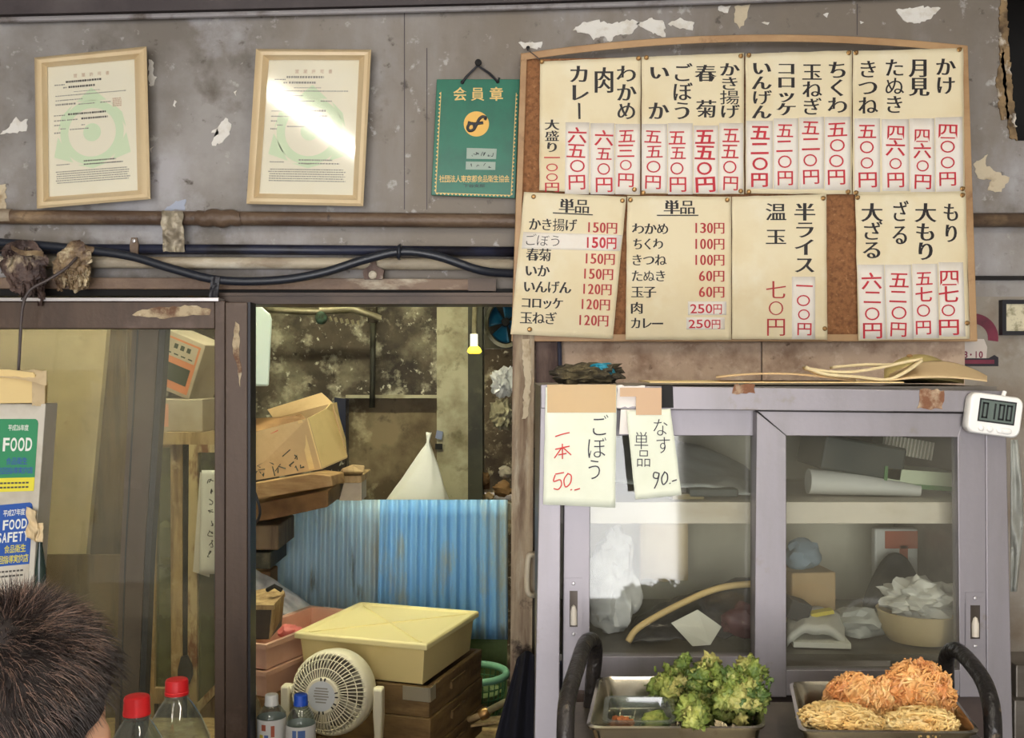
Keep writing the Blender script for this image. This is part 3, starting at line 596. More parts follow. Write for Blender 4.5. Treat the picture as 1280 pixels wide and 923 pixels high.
# ---------------------------------------------------------------- framed certificates
M('pale_wood', (222, 200, 160), .45, layers=[((206, 178, 134), 7, .45, .75, (1, 1, .4))], coat=.2)
M('certificate_paper', (244, 238, 214), .8, layers=[((236, 224, 186), 3, .5, .8)])
M('print_green', (218, 236, 198), .8); M('print_grey', (150, 146, 136), .8); M('print_red', (206, 178, 150), .8); M('print_dark', (86, 82, 76), .8)
glassy('frame_glass', ior=1.5, rough=.07, gain=1.2)
def certificate(outer, inner, label, tilt, seed, dark):
    """wooden frame whose top leans away from the wall by `tilt` metres"""
    ys = [p[1] for p in outer]; yt, yb = min(ys), max(ys)
    dep = lambda y, off=0: 2.372 - tilt * (yb - y) / (yb - yt) - off
    Q = lambda p, off=0: P(p[0], p[1], dep(p[1], off))
    cx = sum(p[0] for p in outer) / 4
    t = thing('certificate_frame', label, 'framed certificate', P(cx, yb, 2.372), 'framed certificates on the wall')
    m = MB(); k = 0
    for i in range(4):
        j = (i + 1) % 4; o0, o1, i0, i1 = Vector(outer[i]), Vector(outer[j]), Vector(inner[i]), Vector(inner[j])
        prof = [(0, .0), (0, .017), (.25, .022), (.55, .021), (.8, .012), (1, .008), (1, .0)]
        m.loft([[Q(o0.lerp(i0, a), h) for a, h in prof], [Q(o1.lerp(i1, a), h) for a, h in prof]])
    m.build('wooden_frame', 'pale_wood', t, True)
    MB().panel([Q(p, .002) for p in (outer[3], outer[2], outer[1], outer[0])], .002).build('backing_board', 'post_wood', t)
    tl, tr, br, bl = (Vector(p) for p in inner)
    U = lambda u, v: tl.lerp(tr, u).lerp(bl.lerp(br, u), v)       # v grows downwards
    pf = lambda u, v, off=.0042: (lambda p: Q((p.x, p.y), off))(U(u, v))
    m = MB(); m.sheet(lambda u, v: pf(u, 1 - v, .0038), 6, 8, .0006); pap = m.build('certificate_paper', 'certificate_paper', t)
    # pale green emblem
    m = MB()
    def ring(cu, cv, r0, r1, n=40):
        vs = []; 
        for a in range(n):
            th = 2 * math.pi * a / n
            for r in (r0, r1): vs.append(pf(cu + r * math.cos(th), cv + r * .69 * math.sin(th)))
        m.add(vs, [((2 * a) % (2 * n), (2 * a + 1) % (2 * n), (2 * a + 3) % (2 * n), (2 * a + 2) % (2 * n)) for a in range(n)])
    ring(.5, .53, .27, .36); ring(.5, .53, .0001, .1)
    for th in (-90, 30, 150, -30, 210, 90):
        c, s_ = math.cos(math.radians(th)), math.sin(math.radians(th)); far = .5 if th in (-90, 30, 150) else .40
        pt = lambda r, w: pf(.5 + r * c - w * s_, .53 + (r * s_ + w * c) * .69)
        m.add([pt(.35, -.17), pt(far, 0), pt(.35, .17)], [(0, 1, 2)])
    m.build('emblem', 'print_green', pap)
    m = MB(); fn = lambda x, y: pf(x / 100, y / 100, .0046)
    for i, ch in enumerate('営業許可書'): put(m, ch, 32 + i * 9.2, 8.5, 4.6, 3.2, PEN, fn)
    m.build('title_lettering', 'print_red', pap)
    rnd = random.Random(seed); m = MB(); m2 = MB()
    def dash(mb, x0, x1, y, h):
        x = x0
        while x < x1:
            w = rnd.uniform(1.2, 2.6); mb.add([fn(x, y), fn(min(x + w, x1), y), fn(min(x + w, x1), y - h), fn(x, y - h)], [(0, 1, 2, 3)]); x += w + rnd.uniform(.4, .9)
    for x0, x1, y, h, bold in [(8, 20, 15, .8, 0), (21, 62, 13.5, 1.5, 1), (18, 22, 17.5, 1, 0), (24, 54, 17.6, 1.5, 1), (30, 60, 21, .5, 0), (9, 90, 23.5, .7, 0), (9, 40, 27, .7, 0), (9, 32, 30.5, 1.3, 0), (35, 54, 31, .7, 0), (60, 72, 31, .8, 0),
        (7, 20, 38.5, .7, 0), (23, 66, 38.5, 1.4, 1), (7, 20, 42.5, .8, 0), (22, 34, 42.5, .8, 0), (38, 68, 42.5, 1.4, 1), (7, 14, 46, .8, 0), (14, 20, 49, .7, 0), (38, 42, 47, .7, 0), (25, 46, 50, .8, 0), (7, 14, 52, 1, 0),
        (9, 24, 76.5, .7, 0), (40, 76, 75, 1, 1), (40, 84, 77.5, .9, 1)] + [(8 + rnd.uniform(0, 2), 92 - rnd.uniform(0, 4), 82 + k * 1.7, .75, 0) for k in range(6)]:
        dash(m2 if bold and dark else m, x0, x1, y, h)
    m.build('small_print', 'print_grey', pap)
    if m2.v: m2.build('bold_print', 'print_dark', pap)
    if dark:
        m = MB(); 
        for k in range(5): dash(m, 74, 84, 29 + k * 1.4, .9)
        m.build('seal_stamp', 'print_red', pap)
    MB().panel([pf(0, 1, .0075), pf(1, 1, .0075), pf(1, 0, .0075), pf(0, 0, .0075)], .0015).build('glass_pane', 'frame_glass', t)
certificate([(43, 72), (183, 58), (188, 249), (46, 261)], [(59, 84), (168, 74), (172, 238), (61, 246)], 'tilted framed certificate at the far end of the wall, green emblem', .012, 1, True)
certificate([(320, 61), (464, 62), (454, 258), (308, 255)], [(336, 75), (449, 75), (441, 244), (324, 242)], 'framed certificate with a bright glare, next to the green plaque', 0.0, 2, False)

# ---------------------------------------------------------------- green membership plaque
M('plaque_green', (6, 112, 86), .3, layers=[((4, 92, 72), 9, .45, .7)], coat=.5)
M('gold', (232, 196, 120), .45); M('gold_disc', (240, 190, 92), .5); M('plaque_ink', (22, 26, 40), .5); M('name_slip', (168, 184, 172), .7)
pq = thing('membership_plaque', 'green and gold membership plaque hung on a cord from a nail', 'plaque', P(595, 247, 2.385))
PD = 2.383
MB().prism([(539, 244), (644, 248), (650, 99), (546, 99)], PD, .006).build('plate', 'plaque_green', pq, bevel=.0012)
pf = lambda x, y: P(x, y, PD - .0006)
pf2 = lambda x, y: P(x, y, PD - .0014)
m = MB(); [put(m, ch, x, 117.5, 17.5, 18, BOLD, pf) for ch, x in zip('会員章', (575, 597, 620.5))]
m.build('title_lettering', 'gold', pq)
m = MB(); row(m, '社団法人東京都食品衛生協会', 549, 637, 223.6, 9.5, pf, style=PEN); m.build('society_lettering', 'gold', pq)
m = MB(); row(m, '下谷支部', 579, 606, 232.3, 4.5, pf, style=PEN); m.build('small_lettering', 'plaque_ink', pq)
m = MB()
def zig(a, b, n):
    a, b = Vector(a), Vector(b); dr = (b - a); nr = Vector((-dr.y, dr.x)).normalized()
    for i in range(n):
        p = a + dr * (i / n); q = a + dr * ((i + .75) / n); c = a + dr * ((i + .4) / n) + nr * 2.1
        m.add([pf(*p), pf(*q), pf(*c)], [(0, 1, 2)])
    w = nr * .6; m.add([pf(*(a - w)), pf(*(b - w)), pf(*b), pf(*a)], [(0, 1, 2, 3)])
zig((551, 115), (544.5, 241), 26); zig((544.5, 241.5), (639, 244.5), 20); zig((639, 244.5), (645.5, 116), 26)
m.build('border', 'gold', pq)
m = MB(); c = (595.5, 155)
m.add([pf(*c)] + [pf(c[0] + 15.8 * math.cos(a), c[1] + 15.8 * math.sin(a)) for a in [2 * math.pi * k / 40 for k in range(40)]], [(0, 1 + k, 1 + (k + 1) % 40) for k in range(40)])
m.build('emblem_disc', 'gold_disc', pq)
m = MB(); strokes(m, [[(606, 150), (607, 147), (603, 146), (599, 149), (596, 155), (592, 162), (587, 163.5), (584.5, 160), (587, 155), (592, 155), (593, 160)], [(585, 153), (592, 155), (604, 153.5)]], .0034, pf2)
m.build('emblem_mark', 'plaque_ink', pq)
m = MB(); m.prism([(583, 198.5), (620, 199), (621, 186), (583.5, 185)], PD - .0004, .0004); m.prism([(582, 212), (619, 212.5), (619.5, 202.5), (582.5, 202)], PD - .0004, .0004); m.build('name_slip', 'name_slip', pq)
m = MB(); rnd = random.Random(5)
for y, n in ((192.5, 7), (207.5, 4)):
    for i in range(n):
        x = 587 + 30 * (i + .3) / n
        strokes(m, [[(x + rnd.uniform(-1, 3), y + rnd.uniform(-3, 3)) for _ in range(3)]], .0008, pf2, 4)
m.build('pen_marks', 'plaque_ink', pq)
m = MB()
for px, py in ((578, 103), (622, 102)): m.lathe([(0, 0), (.0045, 0), (.0045, .002), (0, .002)], P(px, py, PD - .0005), 10, Rx(90))
m.build('eyelet', 'dark', pq)
tag(MB().tube([P(577, 104, PD - .003), P(583, 96, PD - .002), P(597, 82, 2.378), P(612, 92, PD - .002), P(622, 102, PD - .004), P(624, 97, PD - .006)], .003, 8).build('hanging_cord', 'rubber', None, True), 'dark cord from which the green plaque hangs', 'cord')
tag(MB().lathe([(0, -.02), (.003, -.02), (.003, .01), (.008, .011), (.007, .016), (0, .017)], P(598, 80, 2.385), 12, Rx(90)).build('nail', 'dark', None, True), 'dark nail holding the cord of the green plaque', 'nail')

# ---------------------------------------------------------------- round wall sticker and small framed notice at the wall end
M('sticker_red', (120, 40, 62), .55, layers=[((84, 30, 44), 12, .45, .65)]); M('sticker_white', (206, 196, 186), .6); M('sticker_dark', (36, 32, 40), .6)
st = thing('wall_sticker', 'worn red arched sticker reading 8・10 behind the board corner', 'sticker', P(1220, 462, WB - .007))
sf = lambda lift: (lambda x, y: P(x, y, WB - .007 - lift))
m = MB(); cx, cy = 1217, 423
arc = [(cx + r * math.cos(a), cy - r * math.sin(a)) for r, rg in ((31, range(21)), (18, range(20, -1, -1))) for a in [math.radians(-8 + 175 * k / 20) for k in rg]]
n = 21; f = sf(.0004); m.add([f(*p) for p in arc], [(k, k + 1, 2 * n - 2 - k, 2 * n - 1 - k) for k in range(n - 1)]); m.build('arch', 'sticker_red', st)
m = MB(); m.prism([(1203, 449), (1233, 449), (1234, 434), (1230, 424), (1206, 424), (1202, 434)], WB - .0072, .0012); m.build('center_field', 'sticker_white', st)
m = MB(); m.prism([(1190, 458), (1248, 458), (1248, 447), (1243, 444), (1236, 448), (1200, 448), (1194, 443), (1189, 444)], WB - .0078, .0014); m.build('ribbon', 'sticker_dark', st)
m = MB(); m.rect(1197, 450, 1243, 455, WB - .0084, .0006); m.build('ribbon_band', 'sticker_red', st)
m = MB(); row(m, '8・10', 1204, 1229, 443.5, 10, sf(.0008), style=FAT, dw=.8); m.build('date_lettering', 'sticker_red', st)
fr = thing('picture_frame', 'small black framed notice cut by the picture edge above the timer', 'framed notice', P(1275, 420, 2.39))
m = MB()
for q in ([(1253, 419), (1310, 419), (1310, 414), (1258, 414)], [(1253, 419), (1258, 414), (1258, 380), (1253, 375)], [(1253, 375), (1258, 380), (1310, 380), (1310, 375)]): m.prism(q, 2.375, .018)
m.build('frame', 'rubber', fr)
MB().rect(1258, 380, 1310, 414, 2.382, .004).build('notice_paper', M('speckled_paper', (216, 208, 178), .7, layers=[((150, 142, 110), 60, .5, .66)]), fr)
# ---------------------------------------------------------------- left side: sign post, stickers, carton
M('sign_white', (206, 200, 186), .6, layers=[((176, 166, 146), 7, .5, .75)])
M('sticker_green', (44, 140, 92), .45); M('sticker_blue', (30, 82, 168), .45); M('sticker_yellow', (232, 220, 60), .5); M('lettering_white', (236, 238, 230), .5)
M('lettering_blue', (52, 74, 170), .5)
M('carton', (200, 170, 126), .8, layers=[((176, 144, 100), 5, .5, .75)], bump=(50, .1))
M('carton_pale', (226, 200, 142), .8, layers=[((206, 176, 120), 6, .5, .75)], bump=(50, .1))
M('carton_grey', (180, 168, 150), .8, layers=[((150, 138, 120), 6, .5, .75)])
M('torn_paper', (222, 200, 160), .85, layers=[((190, 160, 116), 10, .5, .7)])
M('carton_dark', (140, 106, 66), .85, layers=[((96, 68, 42), 6, .45, .7)])
SD = 2.2
sp = tag(MB().panel([P(-60, 1250, SD), P(22, 1250, SD), P(41, 735, SD), P(57, 505, SD), P(-60, 505, SD)], .06).build('sign_post', 'sign_white', None, bevel=.002), 'off-white board carrying two food-safety stickers beside the head', 'board')
def sticker(name, pts, mat, label):
    t = thing(name, label, 'sticker', P(20, max(p[1] for p in pts), SD - .002), 'food safety stickers'); return t
tl, tr, br, bl = (Vector(p) for p in [(-8, 523), (48, 524), (41, 614), (-14, 616)])
def sticker(label, corners, main, foot, rows):
    tl, tr, br, bl = (Vector(p) for p in corners)
    U = lambda u, v: tl.lerp(tr, u).lerp(bl.lerp(br, u), v)
    t = thing('food_safety_sticker', label, 'sticker', P(*bl, SD - .002), 'food safety stickers')
    fl = lambda lift: (lambda x, y: (lambda p: P(p.x, p.y, SD - .0014 - lift))(U(x / 100, y / 100)))
    cut = foot[0]; r = 6
    body = [(0, cut), (100, cut), (100, r), (98, 2), (94, 0), (6, 0), (2, 2), (0, r)]
    MB().panel([fl(0)(*p) for p in body], .0012).build('panel', main, t)
    MB().panel([fl(0)(*p) for p in [(0, 100), (100, 100), (100, cut), (0, cut)]], .0012).build('footer', foot[1], t)
    for nm, mat, text, x0, x1, y, h, kw in rows:
        m = MB(); row(m, text, x0, x1, y, h, fl(.0006), **kw); m.build(nm, mat, t)
    m = MB()
    for y0 in (cut + 6, cut + 12):
        for k in range(9): m.add([fl(.0005)(26 + k * 7.2 + a, y0 + b) for a, b in ((0, 2.4), (5.6, 2.4), (5.6, 0), (0, 0))], [(0, 1, 2, 3)])
    m.build('small_print', 'print_dark', t)
sticker('green food safety sticker for year 26, the upper one on the board', [(-16, 524), (48, 524), (42, 614), (-22, 616)], 'sticker_green', (81, 'sticker_yellow'), [
    ('year_lettering', 'lettering_white', '平成26年度', 42, 82, 12, 9, dict(style=PEN)), ('headline', 'lettering_white', 'FOOD', 33, 92, 35, 22, dict(style=FAT)),
    ('lettering', 'lettering_blue', '食品衛生', 42, 84, 58, 11, dict(style=PEN)), ('lettering', 'lettering_blue', '巡回指導実施店', 27, 96, 71, 10, dict(style=PEN))])
sticker('blue food safety sticker for year 27, the lower one on the board', [(-24, 634), (41, 628), (35, 727), (-30, 733)], 'sticker_blue', (78, 'sign_white'), [
    ('year_lettering', 'lettering_white', '平成27年度', 44, 86, 11, 9, dict(style=PEN)), ('headline', 'lettering_white', 'FOOD', 44, 92, 26, 15, dict(style=FAT)), ('headline', 'lettering_white', 'SAFETY', 34, 96, 42, 15, dict(style=FAT)),
    ('lettering', 'sticker_yellow', '食品衛生', 50, 92, 57, 11, dict(style=PEN)), ('lettering', 'sticker_yellow', '巡回指導実施店', 30, 98, 70, 11, dict(style=PEN))])
ct = thing('torn_carton', 'torn open cardboard carton standing on the sticker board', 'cardboard box', P(0, 505, 2.2))
m = MB(); m.panel([P(-60, 505, 2.19), P(40, 504, 2.19), P(42, 466, 2.19), P(10, 462, 2.19), P(-60, 462, 2.19)], .004); m.panel([P(40, 505, 2.19), P(57, 505, 2.27), P(58, 478, 2.27), P(42, 468, 2.19)], .003)
m.panel([P(-60, 504.9, 2.25), P(57, 504.9, 2.25), P(57, 470, 2.25), P(-60, 466, 2.25)], .004)
m.build('carton_body', 'carton_pale', ct)
m = MB(); m.sheet(lambda u, v: P(-10 + 68 * u, 472 - 9 * v + 10 * u * u * (1 - v) + 2 * noise.noise(Vector((u * 6, v * 3, 1))), 2.187 - .012 * u + .03 * v), 16, 5, .002)
m.sheet(lambda u, v: P(40 + 16 * u, 508 - 33 * v + 3 * noise.noise(Vector((u * 3, v * 5, 7))), 2.186 + .02 * u), 6, 8, .002)
m.build('torn_flap', 'torn_paper', ct)
m = MB(); m.sheet(lambda u, v: P(33 + 13 * u + 4 * noise.noise(Vector((v * 3, u * 2, 4))), 672 - 38 * v + 6 * u, 2.180 + .012 * noise.noise(Vector((u * 2, v * 4, 0)))), 10, 16, .002)
m.sheet(lambda u, v: P(44 + 10 * u + 3 * noise.noise(Vector((v * 3, u * 2, 9))), 678 - 24 * v, 2.185 + .01 * noise.noise(Vector((u * 2, v * 4, 8)))), 8, 10, .002)
tag(m.build('torn_paper', 'torn_paper', None, 'all'), 'curled torn beige paper hanging off the blue sticker edge', 'paper')
M('dark_green_glass', (44, 58, 52), .25)
tag(MB().lathe([(0, 0), (.012, 0), (.0125, .06), (.012, .1), (.008, .13), (.005, .15), (.005, .17), (0, .17)], P(50, 735, 2.215) - Vector((0, 0, .06)), 16).build('dark_bottle', 'dark_green_glass', None, True), 'slim dark green bottle hanging beside the sticker board', 'bottle')

# ---------------------------------------------------------------- behind the glass: shelf cabinet with boxes
M('old_wood', (176, 150, 106), .75, layers=[((120, 92, 58), 7, .45, .68, (4, 4, .6)), ((206, 186, 146), 11, .56, .74)], bump=(50, .2))
M('rusty_cream', (190, 170, 126), .7, layers=[((116, 72, 36), 8, .5, .62, (2, 2, .7)), ((214, 200, 164), 6, .55, .75)])
glassy('green_glass', (214, 222, 196), dirt=.35, dirt_rgb=(170, 172, 138), dscale=5)
M('note_white', (224, 224, 214), .8)
M('print_orange', (206, 130, 92), .7); M('print_black', (60, 66, 54), .7); M('print_pink', (206, 150, 128), .7)
_P = P
def P(px, py, d): return _P(px, py, d + .28)
sh = thing('storage_cabinet', 'old cream wooden cabinet with glass doors seen through the sliding door', 'cabinet', P(230, 1200, 2.9))
m = MB(); m.rect(186, 541, 286, 556, 2.86, .45); m.build('top_board', 'old_wood', sh)
m = MB()
for q in ([(215, 1240), (228, 1240), (228, 556), (213, 556)], [(180, 1240), (190, 1240), (195, 556), (186, 556)]): m.prism(q, 2.88, .04)
m.prism([(180, 860), (216, 862), (216, 880), (180, 880)][::-1], 2.879, .03); m.prism([(186, 556), (214, 556), (214, 560), (186, 560)][::-1], 2.879, .03)
m.build('side_frame', 'old_wood', sh)
MB().prism([(188, 862), (215, 862), (214, 560), (191, 560)], 2.895, .004).build('side_glass', 'green_glass', sh)
m = MB(); m.prism([(232, 1240), (245, 1240), (247, 556), (236, 556)], 2.86, .04); m.rect(246, 556, 286, 566, 2.86, .04); m.prism([(236, 890), (286, 838), (286, 850), (236, 905)][::-1], 2.86, .04)
dr = m.build('door', 'rusty_cream', sh)
MB().rect(246, 566, 286, 880, 2.875, .004).build('glass_pane', 'green_glass', dr)
MB().prism([(226, 1240), (233, 1240), (235, 556), (228, 556)], 2.885, .03).build('post_gap_shade', 'dark', sh)  # shade between the two posts, put in as a solid dark strip
m = MB(); m.prism([(236, 1240), (286, 1240), (286, 852), (236, 905)], 2.87, .03); m.build('lower_panel', 'old_wood', sh)
m = MB(); m.rect(170, 560, 286, 1240, 3.3, .02); m.build('back_panel', 'grime_panel', sh)
m = MB(); m.rect(186, 706, 286, 709, 2.9, .36); m.build('shelf', 'old_wood', sh)
tag(MB().lathe([(0, 0), (.035, 0), (.042, .06), (.03, .12), (0, .14)], P(207, 705, 3.05), 20).build('cloth_bundle', 'carton_grey', None, True), 'pale bundle on the shelf inside the old glass cabinet', 'bundle')
tag(MB().blob(P(206, 740, 3.0), (.05, .05, .07), .4, 2, 4, 8).build('plastic_bag', 'note_white', None, True), 'crumpled pale bag inside the old glass cabinet, low down', 'plastic bag')
nt = tag((lambda m: (m.sheet(lambda u, v: P(252 + 24 * u - 3 * (1 - v), 718 - 130 * v, 2.845 + .008 * noise.noise(Vector((u * 3, v * 5, 1)))), 8, 20, .001), m)[1])(MB()).build('paper_note', 'note_white', None, 'all'), 'long white handwritten note hanging on the old cabinet door', 'note')
m = MB(); rnd = random.Random(3)
for i in range(8):
    y = 602 + i * 13; x = 263
    strokes(m, [[(x + rnd.uniform(-4, 4), y + rnd.uniform(-4, 4)) for _ in range(3)] for _ in range(2)], .0014, lambda a, b: P(a, b, 2.832), 4)
m.build('pen_marks', 'ink', nt)
tag(MB().panel([P(241, 715, 2.85), P(262, 722, 2.85), P(262, 600, 2.85), P(250, 590, 2.85)], .001).build('plastic_sheet', 'sign_white', None), 'yellowed plastic sheet behind the long white note', 'plastic sheet')
tag(MB().prism(ragged([(222, 858), (236, 856), (240, 845), (239, 832), (233, 820), (226, 822), (222, 838)], 6, .6, 2), 2.84, .012).build('hook', 'rubber', None), 'black hook shaped latch on the old cabinet door', 'hook')
MB_ = MB
def carton(name, label, c, size, R, mats, cat='cardboard box'):
    t = thing(name, label, cat, Vector(c) - Vector((0, 0, size[2] / 2)))
    MB().box(c, size, R).build('carton_body', mats, t, bevel=.003); return t
# orange printed box, tilted
R = Rz(-18) @ Ry(20); c = P(238, 456, 2.98)
t = carton('printed_box', 'tilted orange printed cardboard box on top of the grey carton', c, (.148, .13, .18), R, 'carton_grey')
fc = lambda x, z, o=0: Vector(c) + R @ Vector((x, -.0655 - o, z))
quadp = lambda m, x0, z0, x1, z1, o=0: m.add([fc(x0, z0, o), fc(x1, z0, o), fc(x1, z1, o), fc(x0, z1, o)], [(0, 1, 2, 3)])
m = MB(); quadp(m, -.063, -.078, .063, .076, .0005); m.build('orange_print', 'print_orange', t)
m = MB(); quadp(m, -.05, -.055, .05, -.002, .001); m.build('dark_print', 'print_black', t)
m = MB(); quadp(m, -.055, .018, .056, .07, .001); m.build('pale_print', 'carton_grey', t)
m = MB()
for k in range(4): quadp(m, -.044 + .023 * k, -.047, -.026 + .023 * k, -.03, .0015); quadp(m, -.044 + .023 * k, -.026, -.026 + .023 * k, -.009, .0015)
for k in range(4): quadp(m, -.05 + .027 * k, .026, -.034 + .027 * k, .03, .0015)
for k in range(3): quadp(m, -.03 + .024 * k, .045, -.016 + .024 * k, .06, .0015)
m.build('block_print', 'print_black', t)
c2 = P(234, 518, 2.99)
t = carton('grey_carton', 'plain greyish carton with a pink label on the old cabinet', c2, (.18, .17, .10), Rz(-8), 'carton_grey')
m = MB(); m.add([Vector(c2) + Rz(-8) @ Vector(v) for v in ((-.065, -.086, -.035), (-.02, -.086, -.035), (-.02, -.086, .035), (-.065, -.086, .035))], [(0, 1, 2, 3)]); m.build('pink_label', 'print_pink', t)

P = _P
# ---------------------------------------------------------------- things in the back room
M('jug_white', (206, 220, 214), .5, sss=.1); M('bag_white', (222, 222, 212), .55, layers=[((196, 196, 184), 5, .5, .75)], bump=(18, .35))
glassy('bag_clear', (236, 238, 240), dirt=.9, dirt_rgb=(240, 240, 240), dscale=9, rough=.15, gain=2, lo=.25, hi=.6)
m = MB(); m.loft([[P(x0, y, 3.0), P(x1, y, 3.0), P(x1, y, 3.12), P(x0, y, 3.12)] for x0, x1, y in ((296, 336, 483), (294, 340, 400), (298, 338, 393), (304, 324, 381), (306, 316, 376), (308, 314, 366))][::1])
tag(m.build('water_tank', 'jug_white', None, bevel=.006), 'pale bluish white plastic container hanging behind the door stile', 'container')
tag(MB().tube([P(314, 483, 3.06), P(314, 500, 3.06), P(316, 520, 3.06)], .006, 8).build('tap_hose', 'grime_pale', None), 'short grey hose below the pale plastic container', 'hose')
M('valve_metal', (150, 142, 116), .45, .5, layers=[((96, 84, 58), 9, .45, .7)]); M('verdigris', (92, 128, 108), .6, layers=[((60, 66, 50), 14, .45, .6)])
vp = tag(MB().tube([P(330, 386, 4.4), P(332, 386, 4.05), P(345, 387, 4.0), P(372, 389, 4.0), P(400, 390, 4.02)], .014, 12).build('gas_pipe', 'valve_metal', None, True), 'horizontal pipe with a valve at the top of the back wall', 'pipe')
MB().tube([P(400, 388, 4.02), P(440, 386, 4.02), P(476, 398, 4.05)], [.02, .016, .012], 12).build('pipe_arm', 'valve_metal', vp, True)
m = MB(); m.lathe([(0, 0), (.016, 0), (.024, .02), (.022, .04), (.014, .05), (0, .06)], P(403, 401, 3.97), 14, Rx(70)); m.build('valve_body', 'verdigris', vp, True)
m = MB()
for k in range(6): m.tube([P(412 + k * 7, 396 + k, 3.98), P(414 + k * 7, 402 + k, 3.98)], .006, 6)
m.build('valve_ribs', 'valve_metal', vp)
tag(MB().tube([P(466, 404, 4.24), P(466, 470, 4.24), P(465, 510, 4.24)], .0115, 12).build('wall_pipe', 'grime_dark', None, 'all'), 'vertical grey pipe running down the middle of the grimy wall', 'pipe')
tag(MB().tube([P(465.5, 368, 4.25), P(465.5, 404, 4.25)], .02, 12).build('pipe_stub', 'grime', None, 'all'), 'thicker dark pipe above the vertical grey pipe', 'pipe')
tag(MB().prism([(419, 570), (432, 570), (432, 499), (418, 497)], 4.285, .012).build('dark_hole_plate', M('navy', (24, 28, 52), .7), None), 'dark blue plate painted as a shaded hole in the grimy wall behind the big carton', 'opening')  # darkness of a hole put into the colour of a flat plate
hl = thing('pull_lamp', 'small yellow lamp hanging on a white cord in the back room', 'lamp', P(593, 442, 3.85))
MB().tube([P(594, 40, 3.85), P(594, 372, 3.85), P(593, 400, 3.85), P(592.5, 421, 3.85)], .009, 8).build('cord', 'grime_pale', hl, 'all')
MB().lathe([(0, 0), (.014, 0), (.014, .045), (0, .045)], P(592.5, 433, 3.85), 14).build('lamp_holder', M('holder_white', (250, 250, 240), .5, emit=((250, 250, 230), .5)), hl, True)
MB().lathe([(0, 0), (.02, .0), (.027, .008), (.02, .022), (.012, .028), (0, .028)], P(593, 442, 3.85), 16).build('lamp_shade', M('shade_yellow', (255, 226, 60), .5, emit=((255, 222, 50), 2.2)), hl, True)
# exhaust fan
ef = thing('exhaust_fan', 'wall exhaust fan with blue blades at the top of the back room', 'fan', P(632, 432, 4.5))
m = MB(); m.loft([[P(632 + 26 * k * math.cos(a), 403 + 32 * k * math.sin(a), d) for a in [2 * math.pi * j / 32 for j in range(32)]] for k, d in ((1, 4.6), (1, 4.45), (.86, 4.44), (.84, 4.6))], False, False); m.build('housing_ring', 'grime_pale', ef, True)
MB().rect(605, 366, 665, 436, 4.62, .04).build('mount_plate', 'grime_dark', ef)
for k in range(4):
    a0 = math.radians(20 + 90 * k); m = MB()
    m.sheet(lambda u, v: P(632 + 22 * (.2 + .75 * v) * math.cos(a0 + (u - .5) * 1.15), 403 + 27 * (.2 + .75 * v) * math.sin(a0 + (u - .5) * 1.15), 4.53 + .05 * (u - .5)), 6, 6, .004)
    m.build('blade', MATS.get('fan_blue') or M('fan_blue', (26, 92, 130), .4), ef, 'all')
MB().lathe([(0, 0), (.02, 0), (.016, .02), (0, .022)], P(632, 403, 4.52), 14, Rx(90)).build('hub', 'dark', ef, True)
tag(MB().blob(P(630, 478, 4.2), (.05, .06, .055), .55, 2.2, 4, 5).build('plastic_bag', 'bag_clear', None, True), 'clear crumpled bag hanging beside the peeling post', 'plastic bag')
tag(MB().blob(P(628, 519, 4.21), (.045, .05, .055), .5, 2.4, 4, 15).build('plastic_bag', 'grime_pale', None, True), 'greyish crumpled bundle under the clear bag by the post', 'bundle')
rnd = random.Random(8)
tag(MB().rect(596, 627, 640, 640, 4.2, .3).build('back_shelf', 'grime_panel', None), 'low shelf with bric-a-brac behind the blue sheets', 'shelf')
for k, (x, y, s, lab) in enumerate([(604, 598, .024, 'dark lump on the shelf behind the blue sheets, at the left'), (611, 621, .016, 'small tan lump low on the shelf behind the blue sheets'), (628, 612, .030, 'larger brown lump on the shelf next to the post'), (600, 622, .014, 'smallest yellow-brown lump on the shelf behind the blue sheets'), (632, 590, .022, 'pale wedge shaped piece standing high beside the post')]):
    tag(MB().blob(P(x, y, 4.25), (s * 1.3, s, s), .45, 1.6, 3, k).build('clay_lump', ('carton_dark', 'carton', 'carton_dark', 'carton_pale', 'carton_grey')[k], None, True), lab, 'lump', 'bric-a-brac on the back shelf')
tag(MB().rect(600, 602, 612, 612, 4.3, .1).build('short_board', 'carton_dark', None), 'short brown board standing among the lumps', 'board')
# big carton on planks
M('stamp_red', (206, 90, 72), .8)
bc = thing('large_carton', 'large open cardboard carton lying on wooden planks in the back room', 'cardboard box', P(370, 596, 3.0))
FLb, FRb, FRt, FLt = P(307, 601, 3.02), P(402, 585, 2.93), P(385, 523, 2.93), P(307, 543, 3.02)
BRb, BRt = P(434, 571, 3.12), P(416, 504, 3.12); BLb, BLt = FLb + (BRb - FRb), FLt + (BRt - FRt)
m = MB()
m.panel([FLb, FRb, FRt, FLt], .004); m.panel([FLb, BLb, BRb, FRb], .004); m.panel([BLb, BRb, BRt, BLt], .004); m.build('carton_body', 'carton', bc)
m = MB(); m.panel([FRb, BRb] + [P(x, y, 2.93 + .19 * (x - 385) / 31) for x, y in ((432, 548), (424, 520), (421, 503), (413, 505), (408, 511))] + [FRt], .004); m.build('end_panel', 'carton_pale', bc)  # light falling on this end is put into its paler carton colour
m = MB(); m.panel([FLt, FRt + (FLt - FRt) * .04, P(376, 517, 2.99), P(368, 520, 3.02), P(320, 523, 3.1)], .004); m.build('flap', 'carton_dark', bc)
m = MB(); m.panel([BLt, BRt, P(409, 497, 3.16), P(402, 491, 3.2), P(334, 512, 3.28)], .004); m.build('flap', 'carton', bc)
m = MB(); n_ = (FRb - FLb).cross(FLt - FLb).normalized(); n_ = n_ if n_.y < 0 else -n_
